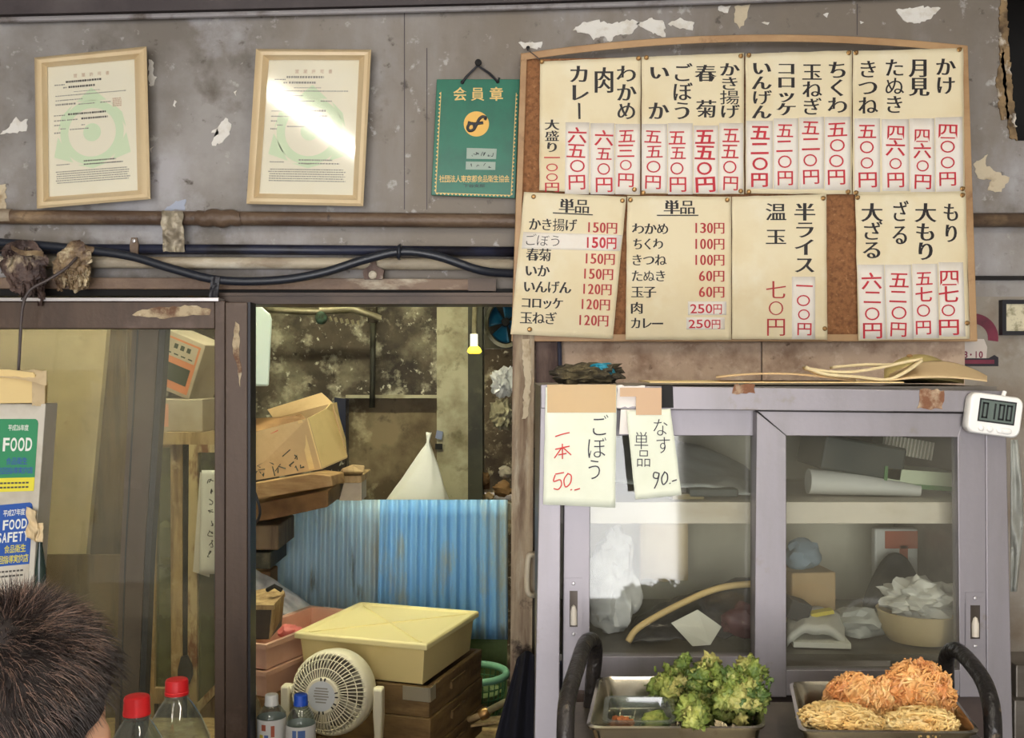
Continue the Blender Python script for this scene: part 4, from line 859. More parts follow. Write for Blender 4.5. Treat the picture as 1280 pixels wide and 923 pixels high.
ff = lambda u, v: FLb.lerp(FRb, u).lerp(FLt.lerp(FRt, u), v) + n_ * .0008
m.add([ff(*p) for p in ((.40, .70), (.52, .74), (.52, .92), (.40, .88))], [(0, 1, 2, 3)]); m.build('red_stamp', 'stamp_red', bc)
m = MB(); rnd = random.Random(4)
for k in range(16):
    u, v = rnd.uniform(.1, .75), rnd.uniform(.06, .42)
    m.tube([ff(u, v), ff(u + rnd.uniform(-.05, .05), v + rnd.uniform(-.1, .1)), ff(u + rnd.uniform(-.03, .08), v + rnd.uniform(-.12, .12))], .0022, 4)
m.build('black_print', 'print_black', bc)
m = MB(); m.sheet(lambda u, v: ff(.84 + .07 * u, v), 2, 4, .0004); m.build('tape', 'carton_pale', bc)
M('plank', (160, 128, 86), .8, layers=[((110, 76, 42), 10, .45, .68, (.3, 2, 2)), ((190, 156, 104), 8, .56, .74, (.4, 1, 1))], bump=(40, .2))
tag(MB().panel([P(304, 627, 2.9), P(416, 608, 2.86), P(414, 595, 2.86), P(390, 592, 2.87), P(304, 607, 2.9)], .11).build('timber_plank', 'plank', None, bevel=.003), 'long brown plank under the large carton', 'plank', 'timber under the large carton')
tag(MB().panel([P(427, 591, 2.98), P(455, 591, 3.0), P(456, 582, 3.0), P(440, 581, 3.0), P(427, 586, 2.98)], .2).build('timber_plank', 'old_wood', None, bevel=.003), 'upper short end of pale timber right of the large carton', 'plank', 'timber under the large carton')
tag(MB().rect(427, 595, 452, 604, 3.01, .2).build('timber_plank', 'old_wood', None, bevel=.003), 'lower short block of pale timber right of the large carton', 'plank', 'timber under the large carton')
m = MB(); m.prism([(424, 626), (452, 626), (452, 604), (430, 604)], 3.02, .1); tag(m.build('timber_block', 'carton_grey', None), 'greyish wedge of timber under the pale blocks', 'block')
for k, (pts, mat, lab) in enumerate([([(308, 654), (338, 650), (410, 634), (410, 613), (308, 632)], 'carton_dark', 'dark brown slab directly below the long plank'), ([(308, 688), (348, 688), (348, 657), (308, 658)], 'brown_board', 'brown board lying under the dark slab'),
      ([(308, 712), (338, 712), (338, 691), (308, 691)], 'grime_dark', 'dark board low down behind the corrugated sheets'), ([(308, 990), (338, 990), (338, 715), (308, 715)], 'carton_dark', 'large dark wooden case supporting the stacked boards')]):
    tag(MB().prism(pts, 3.0 + .01 * k + .1 * (k == 3), .22 if k < 3 else .1).build('wooden_board' if k < 3 else 'wooden_case', mat, None, bevel=.004), lab, 'board' if k < 3 else 'case', 'boards stacked beside the blue sheets' if k < 3 else None)
tag(MB().tube(smoothpath([P(309, 590, 2.98), P(309, 600, 2.87), P(314, 608, 2.85), P(320, 620, 2.84), P(325, 640, 2.84), P(320, 653, 2.85), P(306, 658, 2.86)], 6), .004, 8).build('thin_cable', 'rubber', None, 'all'), 'thin black cable looping beside the stacked boards', 'cable')
# white bag with a twisted neck
m = MB(); rings = []
for k in range(25):
    v = k / 24; y = 541 + 100 * v; cx = 536 - 17 * v ** 1.3
    w = 2 + (1.6 - 16 * v if v < .1 else 0) + 44 * max(0, (v - .13) / .87)
    rings.append([P(cx + w * math.cos(a) * (1 + .07 * math.sin(7 * a + k * .3)), y + 2 * noise.noise(Vector((a, v * 4, 2))), 3.6 + .05 * min(1, .15 + v) * math.sin(a) * (1 + .12 * noise.noise(Vector((a * 2, v * 6, 1))))) for a in [2 * math.pi * j / 40 for j in range(40)]])
m.loft(rings[::-1]); tag(m.build('plastic_bag', 'bag_white', None, 'all'), 'full white plastic bag with twisted neck behind the blue sheets', 'plastic bag')
tag(MB().rect(460, 650, 745, 655, 3.5, .3).build('bag_shelf', 'grime_panel', None), 'shelf carrying the full white bag behind the blue sheets', 'shelf')
# labels on the column
tag(MB().prism([(544, 562), (553, 562), (553, 555), (544, 555)], 4.225, .004).build('wall_label', 'dark', None), 'small dark label on the pale column', 'label'); tag(MB().prism([(544, 548), (552, 550), (554, 540), (546, 538)], 4.225, .004).build('wall_label', M('label_mauve', (130, 140, 170), .7), None), 'small bluish scrap on the pale column', 'label')
# corrugated sheets
M('blue_sheet', (170, 198, 216), .4, layers=[((182, 206, 220), 3, .45, .65, (1, 1, .6)), ((178, 182, 172), 4.5, .52, .66, (1.5, 1, .5)), ((120, 122, 114), 8, .58, .68, (2, 1, .4))])
M('blue_sheet_bright', (130, 184, 230), .4, layers=[((164, 204, 230), 3, .45, .65, (1, 1, .6)), ((170, 172, 156), 4, .55, .68, (2, 1, .5))])
def corrugated(x0, x1, y0, y1, d, n, mat, lab, xb=0):
    m = MB(); m.sheet(lambda u, v: P(x0 - xb * (1 - v) + (x1 - x0 + xb * (1 - v)) * u, y1 - (y1 - y0 + 3 * u) * v + 3 * u, d + .008 * math.sin(u * n * 2 * math.pi) + .02 * (1 - v)), n * 10, 8, .002)
    return tag(m.build('corrugated_sheet', mat, None, 'all'), lab, 'corrugated sheet', 'blue corrugated sheets')
corrugated(339, 482, 625, 860, 3.30, 13, 'blue_sheet', 'left corrugated sheet, faded greyish blue plastic', 8)
corrugated(475, 635, 625, 797, 3.26, 13, 'blue_sheet_bright', 'right corrugated sheet, brighter blue, overlapping the faded one', 4)
M('green_panel', (124, 144, 86), .7, layers=[((84, 100, 56), 5, .45, .7)])
tag(MB().rect(470, 770, 634, 1240, 3.32, .03).build('mossy_board', 'green_panel', None), 'mossy green board standing below the bright blue sheet', 'board')
M('sheet_frame', (130, 126, 110), .7)
tag(MB().rect(330, 630, 640, 650, 3.325, .03).build('batten', 'sheet_frame', None), 'wooden batten behind the top edge of the blue sheets', 'batten')
# ---- bench with crates, tub, fan
room_box('bench', (-1.3, 2.56, .30), (-.02, 3.1, .41), 'old_wood')
FR, FL, BL_, BR_ = P(541, 805, 2.55), P(375, 790, 2.667), P(447, 757, 2.964), P(587, 763, 2.905)
ctr = (FR + FL + BL_ + BR_) / 4; ax = (FR - FL).normalized(); ang = math.degrees(math.atan2(ax.y, ax.x)); RT = Rz(ang)
ztop = ctr.z
M('tub_cream', (226, 206, 142), .5, layers=[((214, 190, 126), 4, .5, .75)]); M('lid_cream', (240, 226, 164), .45)
def hollow_box(m, c, sx, sy, z0, z1, R, wall=.006, taper=.96, floor=.006):
    ring = lambda x, y, z: [Vector((c.x, c.y, 0)) + R @ Vector((a * x / 2, b * y / 2, 0)) + Vector((0, 0, z)) for a, b in ((-1, -1), (1, -1), (1, 1), (-1, 1))]
    m.loft([ring(sx * taper, sy * taper, z0), ring(sx, sy, z1), ring(sx - 2 * wall, sy - 2 * wall, z1), ring(sx * taper - 2 * wall, sy * taper - 2 * wall, z0 + floor)]); return m
tub = thing('storage_tub', 'cream plastic storage tub with a flat lid on wooden crates', 'storage tub', (ctr.x, ctr.y, ztop - .105))
hollow_box(MB(), ctr, .345, .345, ztop - .105, ztop - .012, RT, .004, .95).build('tub_body', 'tub_cream', tub, bevel=.006)
lr = lambda k, z: [Vector((ctr.x, ctr.y, 0)) + RT @ Vector((a * k, b * k, 0)) + Vector((0, 0, z)) for a, b in ((-1, -1), (1, -1), (1, 1), (-1, 1))]
m = MB(); m.loft([lr(.176, ztop - .016), lr(.184, ztop - .014), lr(.184, ztop - .001), lr(.180, ztop + .002), lr(.168, ztop + .002), lr(.163, ztop - .003)]); lid = m.build('lid', 'lid_cream', tub, bevel=.0025)
m = MB(); w = Vector((ctr.x, ctr.y, ztop - .002))
for a in (45, 135): m.box(w, (.44, .006, .003), RT @ Rz(a))
m.build('cross_rib', 'lid_cream', lid)
M('crate_wood', (124, 98, 58), .75, layers=[((76, 54, 28), 8, .45, .65, (.4, .4, 2)), ((156, 128, 82), 10, .58, .75, (.4, .4, 2))], bump=(50, .2)); M('metal_patch', (190, 182, 160), .35, .6)
zc = ztop - .105
for k in range(3):
    z1 = zc - .0005 - k * .0765; z0 = z1 - .076; cc = ctr + RT @ Vector((.004 + .002 * k, .006, 0))
    t = thing('wooden_crate', ('topmost wooden crate, right under the cream tub, with a metal corner patch', 'second wooden crate below the cream tub', 'third wooden crate below the cream tub, lowest of its stack')[k], 'crate', (cc.x, cc.y, z0), 'wooden crates under the cream tub')
    o = hollow_box(MB(), cc, .372, .372, z0, z1, RT, .014, .985).build('crate_body', 'crate_wood', t, bevel=.003)
    for s_ in (-1, 1): m = MB(); m.box(Vector((cc.x, cc.y, (z0 + z1) / 2 + .006)) + RT @ Vector((s_ * .187, 0, 0)), (.008, .1, .02), RT); m.build('grip_bar', 'crate_wood', t)
    if k == 0:
        m = MB(); m.box(Vector((cc.x, cc.y, z1 - .018)) + RT @ Vector((.15, -.187, 0)), (.07, .003, .034), RT); m.box(Vector((cc.x, cc.y, z1 - .018)) + RT @ Vector((.187, -.17, 0)), (.003, .034, .034), RT); m.build('corner_patch', 'metal_patch', t)
zb = z0
tag(MB().box((ctr.x, ctr.y, (.41 + zb) / 2), (.34, .34, zb - .41), RT).build('support_block', 'crate_wood', None), 'low wooden block below the crate stack', 'block') if zb - .41 > .01 else None
# pink crates
M('pink_plastic', (224, 182, 158), .5, layers=[((206, 158, 134), 5, .5, .75)])
pc = P(332, 806, 2.60); b1 = Vector((.4, .914, 0)); RP = Rz(-23.6)
for k in range(2):
    z1 = pc.z - k * .068; z0 = z1 - .067; cc = pc + RP @ Vector((-.07, .20, 0))
    t = thing('pink_crate', ('upper pink plastic crate with clutter in it, behind the fan', 'lower pink plastic crate, under the other pink one')[k], 'crate', (cc.x, cc.y, z0), 'pink plastic crates')
    hollow_box(MB(), cc, .14, .40, z0, z1, RP, .008, .96).build('crate_body', 'pink_plastic', t, bevel=.003)
    m = MB(); q = lambda x, y, z: Vector((cc.x, cc.y, z)) + RP @ Vector((x, y, 0))
    m.loft([[q(a * s_, b * (s_ + .13), z) for a, b in ((-1, -1), (1, -1), (1, 1), (-1, 1))] for s_, z in ((.070, z1 - .012), (.076, z1 - .012), (.076, z1), (.070, z1))], False, False); m.build('rim', 'pink_plastic', t)
zp = z0
tag(MB().box((cc.x, cc.y, (.41 + zp) / 2), (.15, .40, zp - .412), RP).build('wooden_case', 'carton_dark', None, bevel=.004), 'dark wooden case under the pink crates', 'case')
# clutter on the pink crates
bx = thing('drawer_box', 'weathered dark wooden drawer box on the pink crates', 'box', P(330, 803, 2.7))
m = MB(); m.prism([(300, 800), (337, 800), (341, 757), (300, 757)], 2.645, .14); m.build('box_body', M('drawer_dark', (66, 58, 46), .7, layers=[((40, 34, 28), 7, .45, .7)]), bx, bevel=.003)
m = MB(); m.panel([P(337, 800, 2.645), P(352, 774, 2.72), P(356, 742, 2.72), P(341, 757, 2.645)], .006); m.build('side_board', 'old_wood', bx)
m = MB(); m.panel([P(300, 757, 2.64), P(342, 757, 2.64), P(356, 740, 2.74), P(346, 733, 2.78), P(300, 742, 2.78)], .012); m.build('lid', 'old_wood', bx)
MB().tube([P(334, 738, 2.7), P(343, 733, 2.69), P(352, 738, 2.7)], .006, 8).build('handle', 'dark', bx)
m = MB(); m.sheet(lambda u, v: P(300 + 124 * u, (705 + 78 * u ** 1.25) * v + 790 * (1 - v) + 4 * noise.noise(Vector((u * 5, v * 4, 3))), 3.03 + .10 * (v ** 2) - .03 * u + .025 * noise.noise(Vector((u * 6, v * 6, 1)))), 40, 26, .003)
tag(m.build('plastic_bag', 'bag_clear', None, 'all'), 'cloudy translucent bag heaped behind the dark drawer box', 'plastic bag')
tag(MB().blob(P(362, 790, 2.84), (.03, .03, .02), .3, 2, 3, 3).build('red_packet', M('packet_red', (206, 110, 104), .5), None, True), 'reddish packet seen through the cloudy bag', 'packet')
# teal colander and its surroundings
M('teal_plastic', (126, 178, 146), .45); M('teal_net', (70, 116, 72), .6)
cb = thing('colander', 'teal green mesh colander on the ground below the green panel', 'basket', P(592, 905, 3.1))
cc = P(592, 842, 3.1); rr = .098
MB().tube([cc + Vector((rr * math.cos(a), rr * math.sin(a), 0)) for a in [2 * math.pi * k / 40 for k in range(41)]], .011, 10, False).build('rim', 'teal_plastic', cb, 'all')
m = MB()
for k in range(30):
    a = 2 * math.pi * k / 30
    m.tube([cc + Vector((r * math.cos(a), r * math.sin(a), z)) for r, z in ((rr, 0), (rr * .93, -.06), (rr * .8, -.11), (rr * .5, -.145), (.01, -.15))], .0022, 5)
for r, z in ((.97, -.03), (.93, -.06), (.87, -.09), (.8, -.11), (.66, -.13), (.5, -.145), (.25, -.148)):
    m.tube([cc + Vector((rr * r * math.cos(a), rr * r * math.sin(a), z)) for a in [2 * math.pi * k / 36 for k in range(37)]], .002, 5, False)
m.build('mesh_bowl', 'teal_net', cb)
m = MB(); m.lathe([(0, -.146), (rr * .44, -.142), (rr * .74, -.106), (rr * .87, -.058), (rr * .86, -.05), (0, -.052)], cc, 32); tag(m.build('greens', M('greens', (96, 112, 64), .8, layers=[((64, 84, 40), 12, .45, .65), ((130, 136, 92), 18, .58, .72)], bump=(60, .6)), None, True), 'heap of green leaves inside the teal colander', 'greens', kind='stuff')
tag(MB().box((cc.x, cc.y, (cc.z - .151) / 2), (.2, .2, cc.z - .152)).build('colander_stand', 'grime_dark', None), 'dark low block supporting the teal colander', 'block')
rd = tag(MB().tube([P(586, 900, 2.73), P(594, 897, 2.72), P(606, 892, 2.70)], .008, 10).build('hose_pipe', 'old_wood', None, 'all'), 'pale pipe with a brass fitting pointing at the dark cloth', 'pipe')
MB().tube([P(600, 895, 2.70), P(607, 891, 2.70), P(611, 889, 2.70)], [.014, .017, .012], 12).build('brass_fitting', 'brass', rd, True)
MB().tube([P(611, 889, 2.70), P(622, 883, 2.69), P(634, 877, 2.68)], .009, 10).build('nozzle', 'valve_metal', rd, True)
tag(MB().panel([P(586, 910, 2.8), P(634, 903, 2.8), P(634, 897, 2.9), P(590, 901, 2.9)], .006).build('pale_slat', 'old_wood', None), 'pale slat lying in front of the colander', 'slat')
M('navy_cloth', (22, 22, 34), .9)
m = MB(); m.sheet(lambda u, v: P((612 - 14 * (1 - v) + 22 * v + 30 * max(0, v - .6)) * (1 - u) + 671 * u + 2 * noise.noise(Vector((v * 4, 2, 1))), 1060 - (235 + 10 * math.sin(u * 3)) * v + 0 * u - (0 if v < 1 else 0), 2.30 - .02 * math.sin(u * 14 + v * 2) * (1 - .6 * v) - .03 * math.sin(u * math.pi)), 40, 20, .008)
tag(m.build('dark_apron', 'navy_cloth', None, 'all'), 'black cloth apron hanging at the foot of the peeling post', 'apron')
hk = thing('grab_rail', 'cream plastic grab rail on the post beside the cupboard', 'handle', P(664, 746, 2.33))
m = MB(); m.tube(smoothpath([P(672, 697, 2.345), P(664, 694, 2.315), P(660, 700, 2.31), P(659, 735, 2.31), P(663, 744, 2.315), P(671, 744, 2.345)], 5), .0062, 10); m.build('grip', M('handle_cream', (222, 210, 184), .45), hk, 'all')
MB().rect(662, 692, 676, 748, 2.345, .03).build('back_plate', 'carton_grey', hk)
# desk fan seen from behind
M('fan_cream', (226, 218, 190), .42); M('fan_plate', (206, 208, 208), .5); M('fan_dark', (120, 112, 96), .6)
fcn = P(414, 866, 2.46); RF = Rx(90) @ Matrix.Identity(3); RF = Rz(-14) @ Rx(82)
zl = .483
df = thing('desk_fan', 'cream desk fan turned away, on the ledge beside the bottles', 'fan', (fcn.x, fcn.y, zl))
L3 = lambda x, y, z: fcn + RF @ Vector((x, y, z))      # z points out towards the viewer
m = MB(); m.lathe([(.088, -.055), (.098, -.04), (.100, -.01), (.098, .006), (.092, .018), (.088, .018), (.093, 0), (.092, -.04), (.084, -.05)], fcn, 48, RF, False, False); m.build('guard_rim', 'fan_cream', df, 'all')
m = MB(); prof = [(.094, .012), (.088, .026), (.074, .040), (.056, .047), (.040, .050)]
for k in range(56):
    a = 2 * math.pi * k / 56; m.tube([L3(r * math.cos(a + .25 * (1 - r / .094)), r * math.sin(a + .25 * (1 - r / .094)), z) for r, z in prof], .0013, 5)
for r, z in ((.080, .0355), (.061, .0455)): m.tube([L3(r * math.cos(a), r * math.sin(a), z) for a in [2 * math.pi * k / 48 for k in range(49)]], .0014, 5, False)
m.build('rear_grille', 'fan_cream', df)
m = MB(); m.lathe([(.042, .044), (.042, .052), (.039, .055), (0, .056)], fcn, 36, RF, True, False); mc = m.build('motor_cover', 'fan_cream', df, True)
m = MB(); m.lathe([(.034, .0558), (.034, .057), (0, .0572)], fcn, 32, RF, True, False); m.build('rating_plate', 'fan_plate', mc, True)
m = MB()
for k, (y, w) in enumerate([(.016, .03), (.010, .036), (.004, .034), (-.002, .038), (-.008, .03), (-.015, .026)]): m.add([L3(x, y + q, .0578) for x, q in ((-w / 2, 0), (w / 2, 0), (w / 2, .003), (-w / 2, .003))], [(0, 1, 2, 3)])
m.build('rating_print', 'print_grey', mc)
m = MB()
for a in (0, 15, -25, -40, 95, 80, 190, 205, 265, 280): m.box(L3(.0375 * math.cos(math.radians(a)), .0375 * math.sin(math.radians(a)), .056), (.007, .0025, .003), RF @ Rz(a))
m.build('cooling_slot', 'dark', mc)
m = MB(); m.lathe([(0, -.05), (.080, -.05), (.088, -.045), (.088, -.043), (0, -.045)], fcn, 40, RF); m.build('front_grille', 'fan_cream', df, True)
for k in range(5):
    a0 = 2 * math.pi * k / 5; m = MB(); m.sheet(lambda u, v: L3((.018 + .062 * v) * math.cos(a0 + (u - .5) * .95), (.018 + .062 * v) * math.sin(a0 + (u - .5) * .95), -.015 + .02 * (u - .5)), 6, 5, .0015); m.build('blade', 'fan_dark', df, 'all')
m = MB(); yk = []
for t_ in range(25):
    a = math.pi + math.pi * t_ / 24; yk.append(fcn + Rz(-6) @ Vector((.112 * math.cos(a), .012, -.105 + .055 * math.sin(a) )))
pts = [fcn + Rz(-6) @ Vector((-.112, .012, .012)), fcn + Rz(-6) @ Vector((-.112, .012, -.05))] + yk + [fcn + Rz(-6) @ Vector((.112, .012, -.05)), fcn + Rz(-6) @ Vector((.112, .012, .012))]
m.loft([[p + Rz(-6) @ Vector((w * (1 if 0 else 1) * nx, dy, w * nz)) for w, dy in ((-.011, -.017), (.011, -.017), (.011, .017), (-.011, .017))] for p, (nx, nz) in [(p, ((p - fcn).x / .112 if abs((p - fcn).z) < .1 else (p - fcn).normalized().x, 0 if (p - fcn).z > -.1 else (p - fcn).normalized().z)) for p in pts]])
m.build('yoke', 'fan_cream', df, True, bevel=.005)
m = MB(); 
for s_ in (-1, 1): m.lathe([(0, 0), (.012, 0), (.012, .014), (0, .014)], fcn + Rz(-6) @ Vector((s_ * .104 - .007, .012, 0)), 14, Ry(90))
m.build('pivot', 'fan_cream', df, True)
m = MB(); m.lathe([(0, 0), (.060, 0), (.062, .01), (.056, .02), (.04, .026), (.03, .05), (0, .05)], (fcn.x, fcn.y + .025, zl), 32); m.build('base', 'fan_cream', df, True)
# ---------------------------------------------------------------- aluminium cupboard
M('aluminium', (146, 141, 145), .5, .7, layers=[((132, 128, 128), 4, .45, .75, (3, 3, .4)), ((128, 118, 108), 16, .64, .76)], bump=(120, .03))
M('aluminium_dark', (128, 122, 114), .42, .7, layers=[((92, 84, 74), 5, .45, .7, (.4, 1, 2))])
M('shelf_pale', (206, 198, 184), .55, layers=[((182, 168, 146), 8, .52, .72, (.5, 1, 1))])
M('inner_back', (206, 202, 184), .55, layers=[((176, 170, 150), 3, .45, .7), ((220, 216, 200), 9, .6, .76)])
M('rust_spot', (120, 80, 56), .85, layers=[((176, 156, 130), 30, .48, .62)], bump=(60, .5))
glassy('cupboard_glass', (250, 251, 248), dirt=.11, dirt_rgb=(186, 180, 162), dscale=5, rough=.04, gain=1.15, ior=1.5)
CD = 1.50
cu = thing('sliding_door_cupboard', 'aluminium cupboard with two sliding glass doors under the notice board', 'cupboard', P(966, 1250, CD))
cx0, cx1 = P(676, 0, CD).x, P(1258, 0, CD).x; zt = P(0, 482, CD).z
m = MB()
m.prism([(659, 1330), (694, 1330), (699, 923), (702, 484), (676, 481), (668, 923)], CD, .03); m.prism([(1236, 1330), (1274, 1330), (1266, 923), (1257, 490), (1232, 489)], CD, .03)
m.prism([(676, 511), (1257, 516), (1257, 489), (676, 481)], CD - .002, .03)
m.build('frame', 'aluminium', cu, bevel=.0012)
m = MB(); m.box(((cx0 + cx1) / 2, CD + .235, zt - .006), (cx1 - cx0, .41, .008)); m.box((cx0 + .004, CD + .235, zt - .5), (.006, .41, .98)); m.box((cx1 - .004, CD + .235, zt - .5), (.006, .41, .98)); m.build('casing', 'aluminium_dark', cu)
m = MB(); m.box(((cx0 + cx1) / 2, CD + .425, zt - .25), (cx1 - cx0 - .016, .006, .47)); m.build('back_panel', 'inner_back', cu)
zf = P(0, 829, CD).z
m = MB(); m.box(((cx0 + cx1) / 2, CD + .235, zf - .006), (cx1 - cx0 - .016, .37, .010)); m.build('bottom_panel', 'aluminium_dark', cu)
m = MB(); m.rect(700, 868, 1236, 1330, CD + .01, .02); m.build('plinth', M('plinth_dark', (66, 52, 46), .6, layers=[((40, 32, 28), 6, .45, .7)]), cu)
zs0, zs1 = P(0, 655, 1.57).z, P(0, 628, 1.57).z
m = MB(); m.box(((cx0 + cx1) / 2, 1.57 + .165, (zs0 + zs1) / 2), (cx1 - cx0 - .02, .33, zs1 - zs0)); m.build('shelf', 'shelf_pale', cu, bevel=.001)
m = MB(); m.prism(ragged([(1146, 511), (1178, 512), (1180, 488), (1150, 487)], 5, 2, 4), CD - .0028, .001); m.build('rust_spot', 'rust_spot', cu); m = MB(); m.prism(ragged([(915, 492), (944, 492), (944, 481), (918, 481)], 4, 1.5, 5), CD - .0028, .001); m.build('rust_spot', 'rust_spot', cu)
m = MB(); m.prism([(827, 510), (842, 510), (841, 482), (827, 482)], CD - .0030, .001); m.build('dark_patch', 'dark', cu)
def sliding(stl, top, str_, bot, glass, hd, d, mats=('aluminium', 'aluminium', 'aluminium', 'aluminium_dark')):
    m = MB(); m.prism(stl, d, .022); m.prism(str_, d, .022); m.prism(top, d + .0003, .0215); m.prism(bot, d + .0003, .0215); o = m.build('door', mats[0], cu, bevel=.001)
    m = MB(); m.rect(*glass, d + .009, .004); m.build('glass_pane', 'cupboard_glass', o)
    if hd:
        x0, y0, x1, y1 = hd
        m = MB(); m.loft([[P(a, b, e) for a, b in ((x0 - g, y1 + g * 1.6), (x1 + g, y1 + g * 1.6), (x1 + g, y0 - g * 1.6), (x0 - g, y0 - g * 1.6))] for g, e in ((6, d - .0005), (6, d - .002), (0, d - .002), (0, d + .001))], False, False); m.build('handle_plate', 'aluminium', o)
        m = MB(); m.prism([(x0 - 6, y0 - 2), (x1 + 6, y0 - 2), (x1 + 6, y0 - 16), (x0 - 6, y0 - 16)], d - .0012, .0012); m.build('handle_end', 'aluminium', o); m = MB(); m.prism([(x0 - 6, y1 + 16), (x1 + 6, y1 + 16), (x1 + 6, y1 + 2), (x0 - 6, y1 + 2)], d - .0012, .0012); m.build('handle_end', 'aluminium', o)
        m = MB(); m.sheet(lambda u, v: P(x0 + (x1 - x0) * u, y1 - (y1 - y0) * v, d - .0008 + .0002 * math.sin(u * math.pi)), 8, 8); m.build('handle_recess', M('recess', (70, 62, 54), .4, .5) if 'recess' not in MATS else 'recess', o, 'all')
        m = MB(); m.lathe([(.0, 0), (.0052, .001), (.0052, .020), (.003, .028), (0, .03)], P((x0 + x1) / 2, y1 - 2, d - .0005), 12); m.build('handle_grip', 'shelf_pale', o, True)
        m = MB()
        for y in (y0 - 9, y1 + 9): m.lathe([(0, 0), (.0026, 0), (.002, .001), (0, .0014)], P((x0 + x1) / 2, y, d - .0024), 10, Rx(90))
        m.build('screw', 'door_silver', o)
    return o
sliding([(703, 872), (737, 872), (738, 512), (706, 512)], [(738, 545), (950, 545), (950, 512), (738, 512)], [(942, 872), (960, 872), (960, 512), (942, 512)], [(737, 850), (950, 850), (950, 821), (737, 821)], (736, 543, 944, 824), (712, 739, 722, 784), CD + .028)
sliding([(943, 872), (983, 872), (983, 545), (946, 515)], [(983, 545), (1200, 547), (1206, 517), (947, 514)], [(1200, 872), (1236, 872), (1233, 517), (1206, 517), (1197, 547)], [(983, 870), (1200, 870), (1200, 838), (983, 838)], (981, 543, 1200, 842), (1213, 757, 1225, 799), CD + .003)
# ---- contents
M('film_grey', (176, 180, 178), .35, layers=[((132, 138, 138), 5, .45, .7)], bump=(20, .4)); M('folder_dark', (20, 34, 32), .5); M('roll_white', (206, 206, 200), .5, layers=[((150, 150, 150), 8, .5, .7)])
M('book_green', (72, 120, 66), .5); M('book_pages', (196, 206, 176), .7); M('ridged', (140, 144, 128), .5); M('bamboo', (214, 186, 130), .55); M('bag_dark', (44, 42, 46), .4, layers=[((86, 84, 88), 9, .55, .7)], bump=(25, .5)); M('maroon', (84, 44, 52), .55)
M('pot_cream', (214, 192, 146), .5, layers=[((190, 150, 104), 5, .5, .75)]); M('cloth_dark', (46, 48, 52), .8); M('tin_red', (176, 96, 72), .45); M('box_blue', (140, 160, 176), .6); M('strip_yellow', (206, 190, 70), .5); M('olive_strip', (120, 106, 64), .7)
def at_shelf(px, d): return Vector(((px - 640) * d / F, d, zs1))
def at_floor(px, d): return Vector(((px - 640) * d / F, d, zf))
def put_thing(mb, name, mat, label, cat, smooth=True, **k): return tag(mb.build(name, mat, None, smooth, **k), label, cat)
m = MB(); m.sheet(lambda u, v: at_shelf(742 + 196 * u, 1.60 + .2 * v) + Vector((0, 0, .004 + (.085 * (1 - u) ** .6 + .02) * (.25 + .75 * v) + .008 * noise.noise(Vector((u * 5, v * 4, 3))))), 30, 12, (0, 0, -.003))
put_thing(m, 'plastic_film', 'film_grey', 'creased grey plastic film folded on the shelf behind the left door', 'plastic film', 'all')
m = MB(); m.box(at_shelf(890, 1.60) + Vector((0, 0, .012)), (.075, .03, .012)); put_thing(m, 'dark_tray', 'folder_dark', 'small dark tray under the creased grey film', 'tray', False, bevel=.002)
m = MB(); m.box(at_shelf(858, 1.595) + Vector((0, 0, .006)), (.05, .02, .008), Rz(8)); put_thing(m, 'bamboo_stick', 'olive_strip', 'olive slat in front of the dark tray on the shelf', 'slat', False)
m = MB(); c = at_shelf(1062, 1.70); m.box(c + Vector((0, 0, .060)), (.13, .14, .055), Ry(10)); put_thing(m, 'dark_folder', 'folder_dark', 'dark green box file tilted on the shelf behind the right door', 'file box', False, bevel=.004)
m = MB(); m.tube([at_shelf(1010, 1.64) + Vector((0, 0, .024)), at_shelf(1070, 1.64) + Vector((0, 0, .020)), at_shelf(1150, 1.63) + Vector((0, 0, .010))], [.020, .018, .009], 20); put_thing(m, 'paper_roll', 'roll_white', 'white wrapped roll in front of the dark file box', 'roll', True)
bk = thing('green_book', 'green edged booklet leaning on the shelf behind the right door', 'book', at_shelf(1150, 1.66))
R = Ry(4); c = at_shelf(1138, 1.68) + Vector((0, 0, .030)); MB().box(c, (.115, .10, .022), R).build('pages', 'book_pages', bk); m = MB(); m.box(c + Vector((0, 0, -.014)), (.122, .106, .007), R); m.box(c + R @ Vector((-.0585, 0, 0)), (.005, .106, .03), R); m.build('cover', 'book_green', bk)
rg = put_thing(MB().box(at_shelf(1128, 1.74) + Vector((0, 0, .072)), (.085, .05, .03), Ry(10)), 'ridged_case', 'ridged', 'ridged translucent case lying on the green booklet', 'case', False)
m = MB()
for k in range(14): m.box(at_shelf(1128, 1.74) + Vector((0, 0, .072)) + Ry(10) @ Vector((-.039 + .006 * k, -.027, 0)), (.0025, .004, .03), Ry(10))
m.build('ridge', 'shelf_pale', rg)
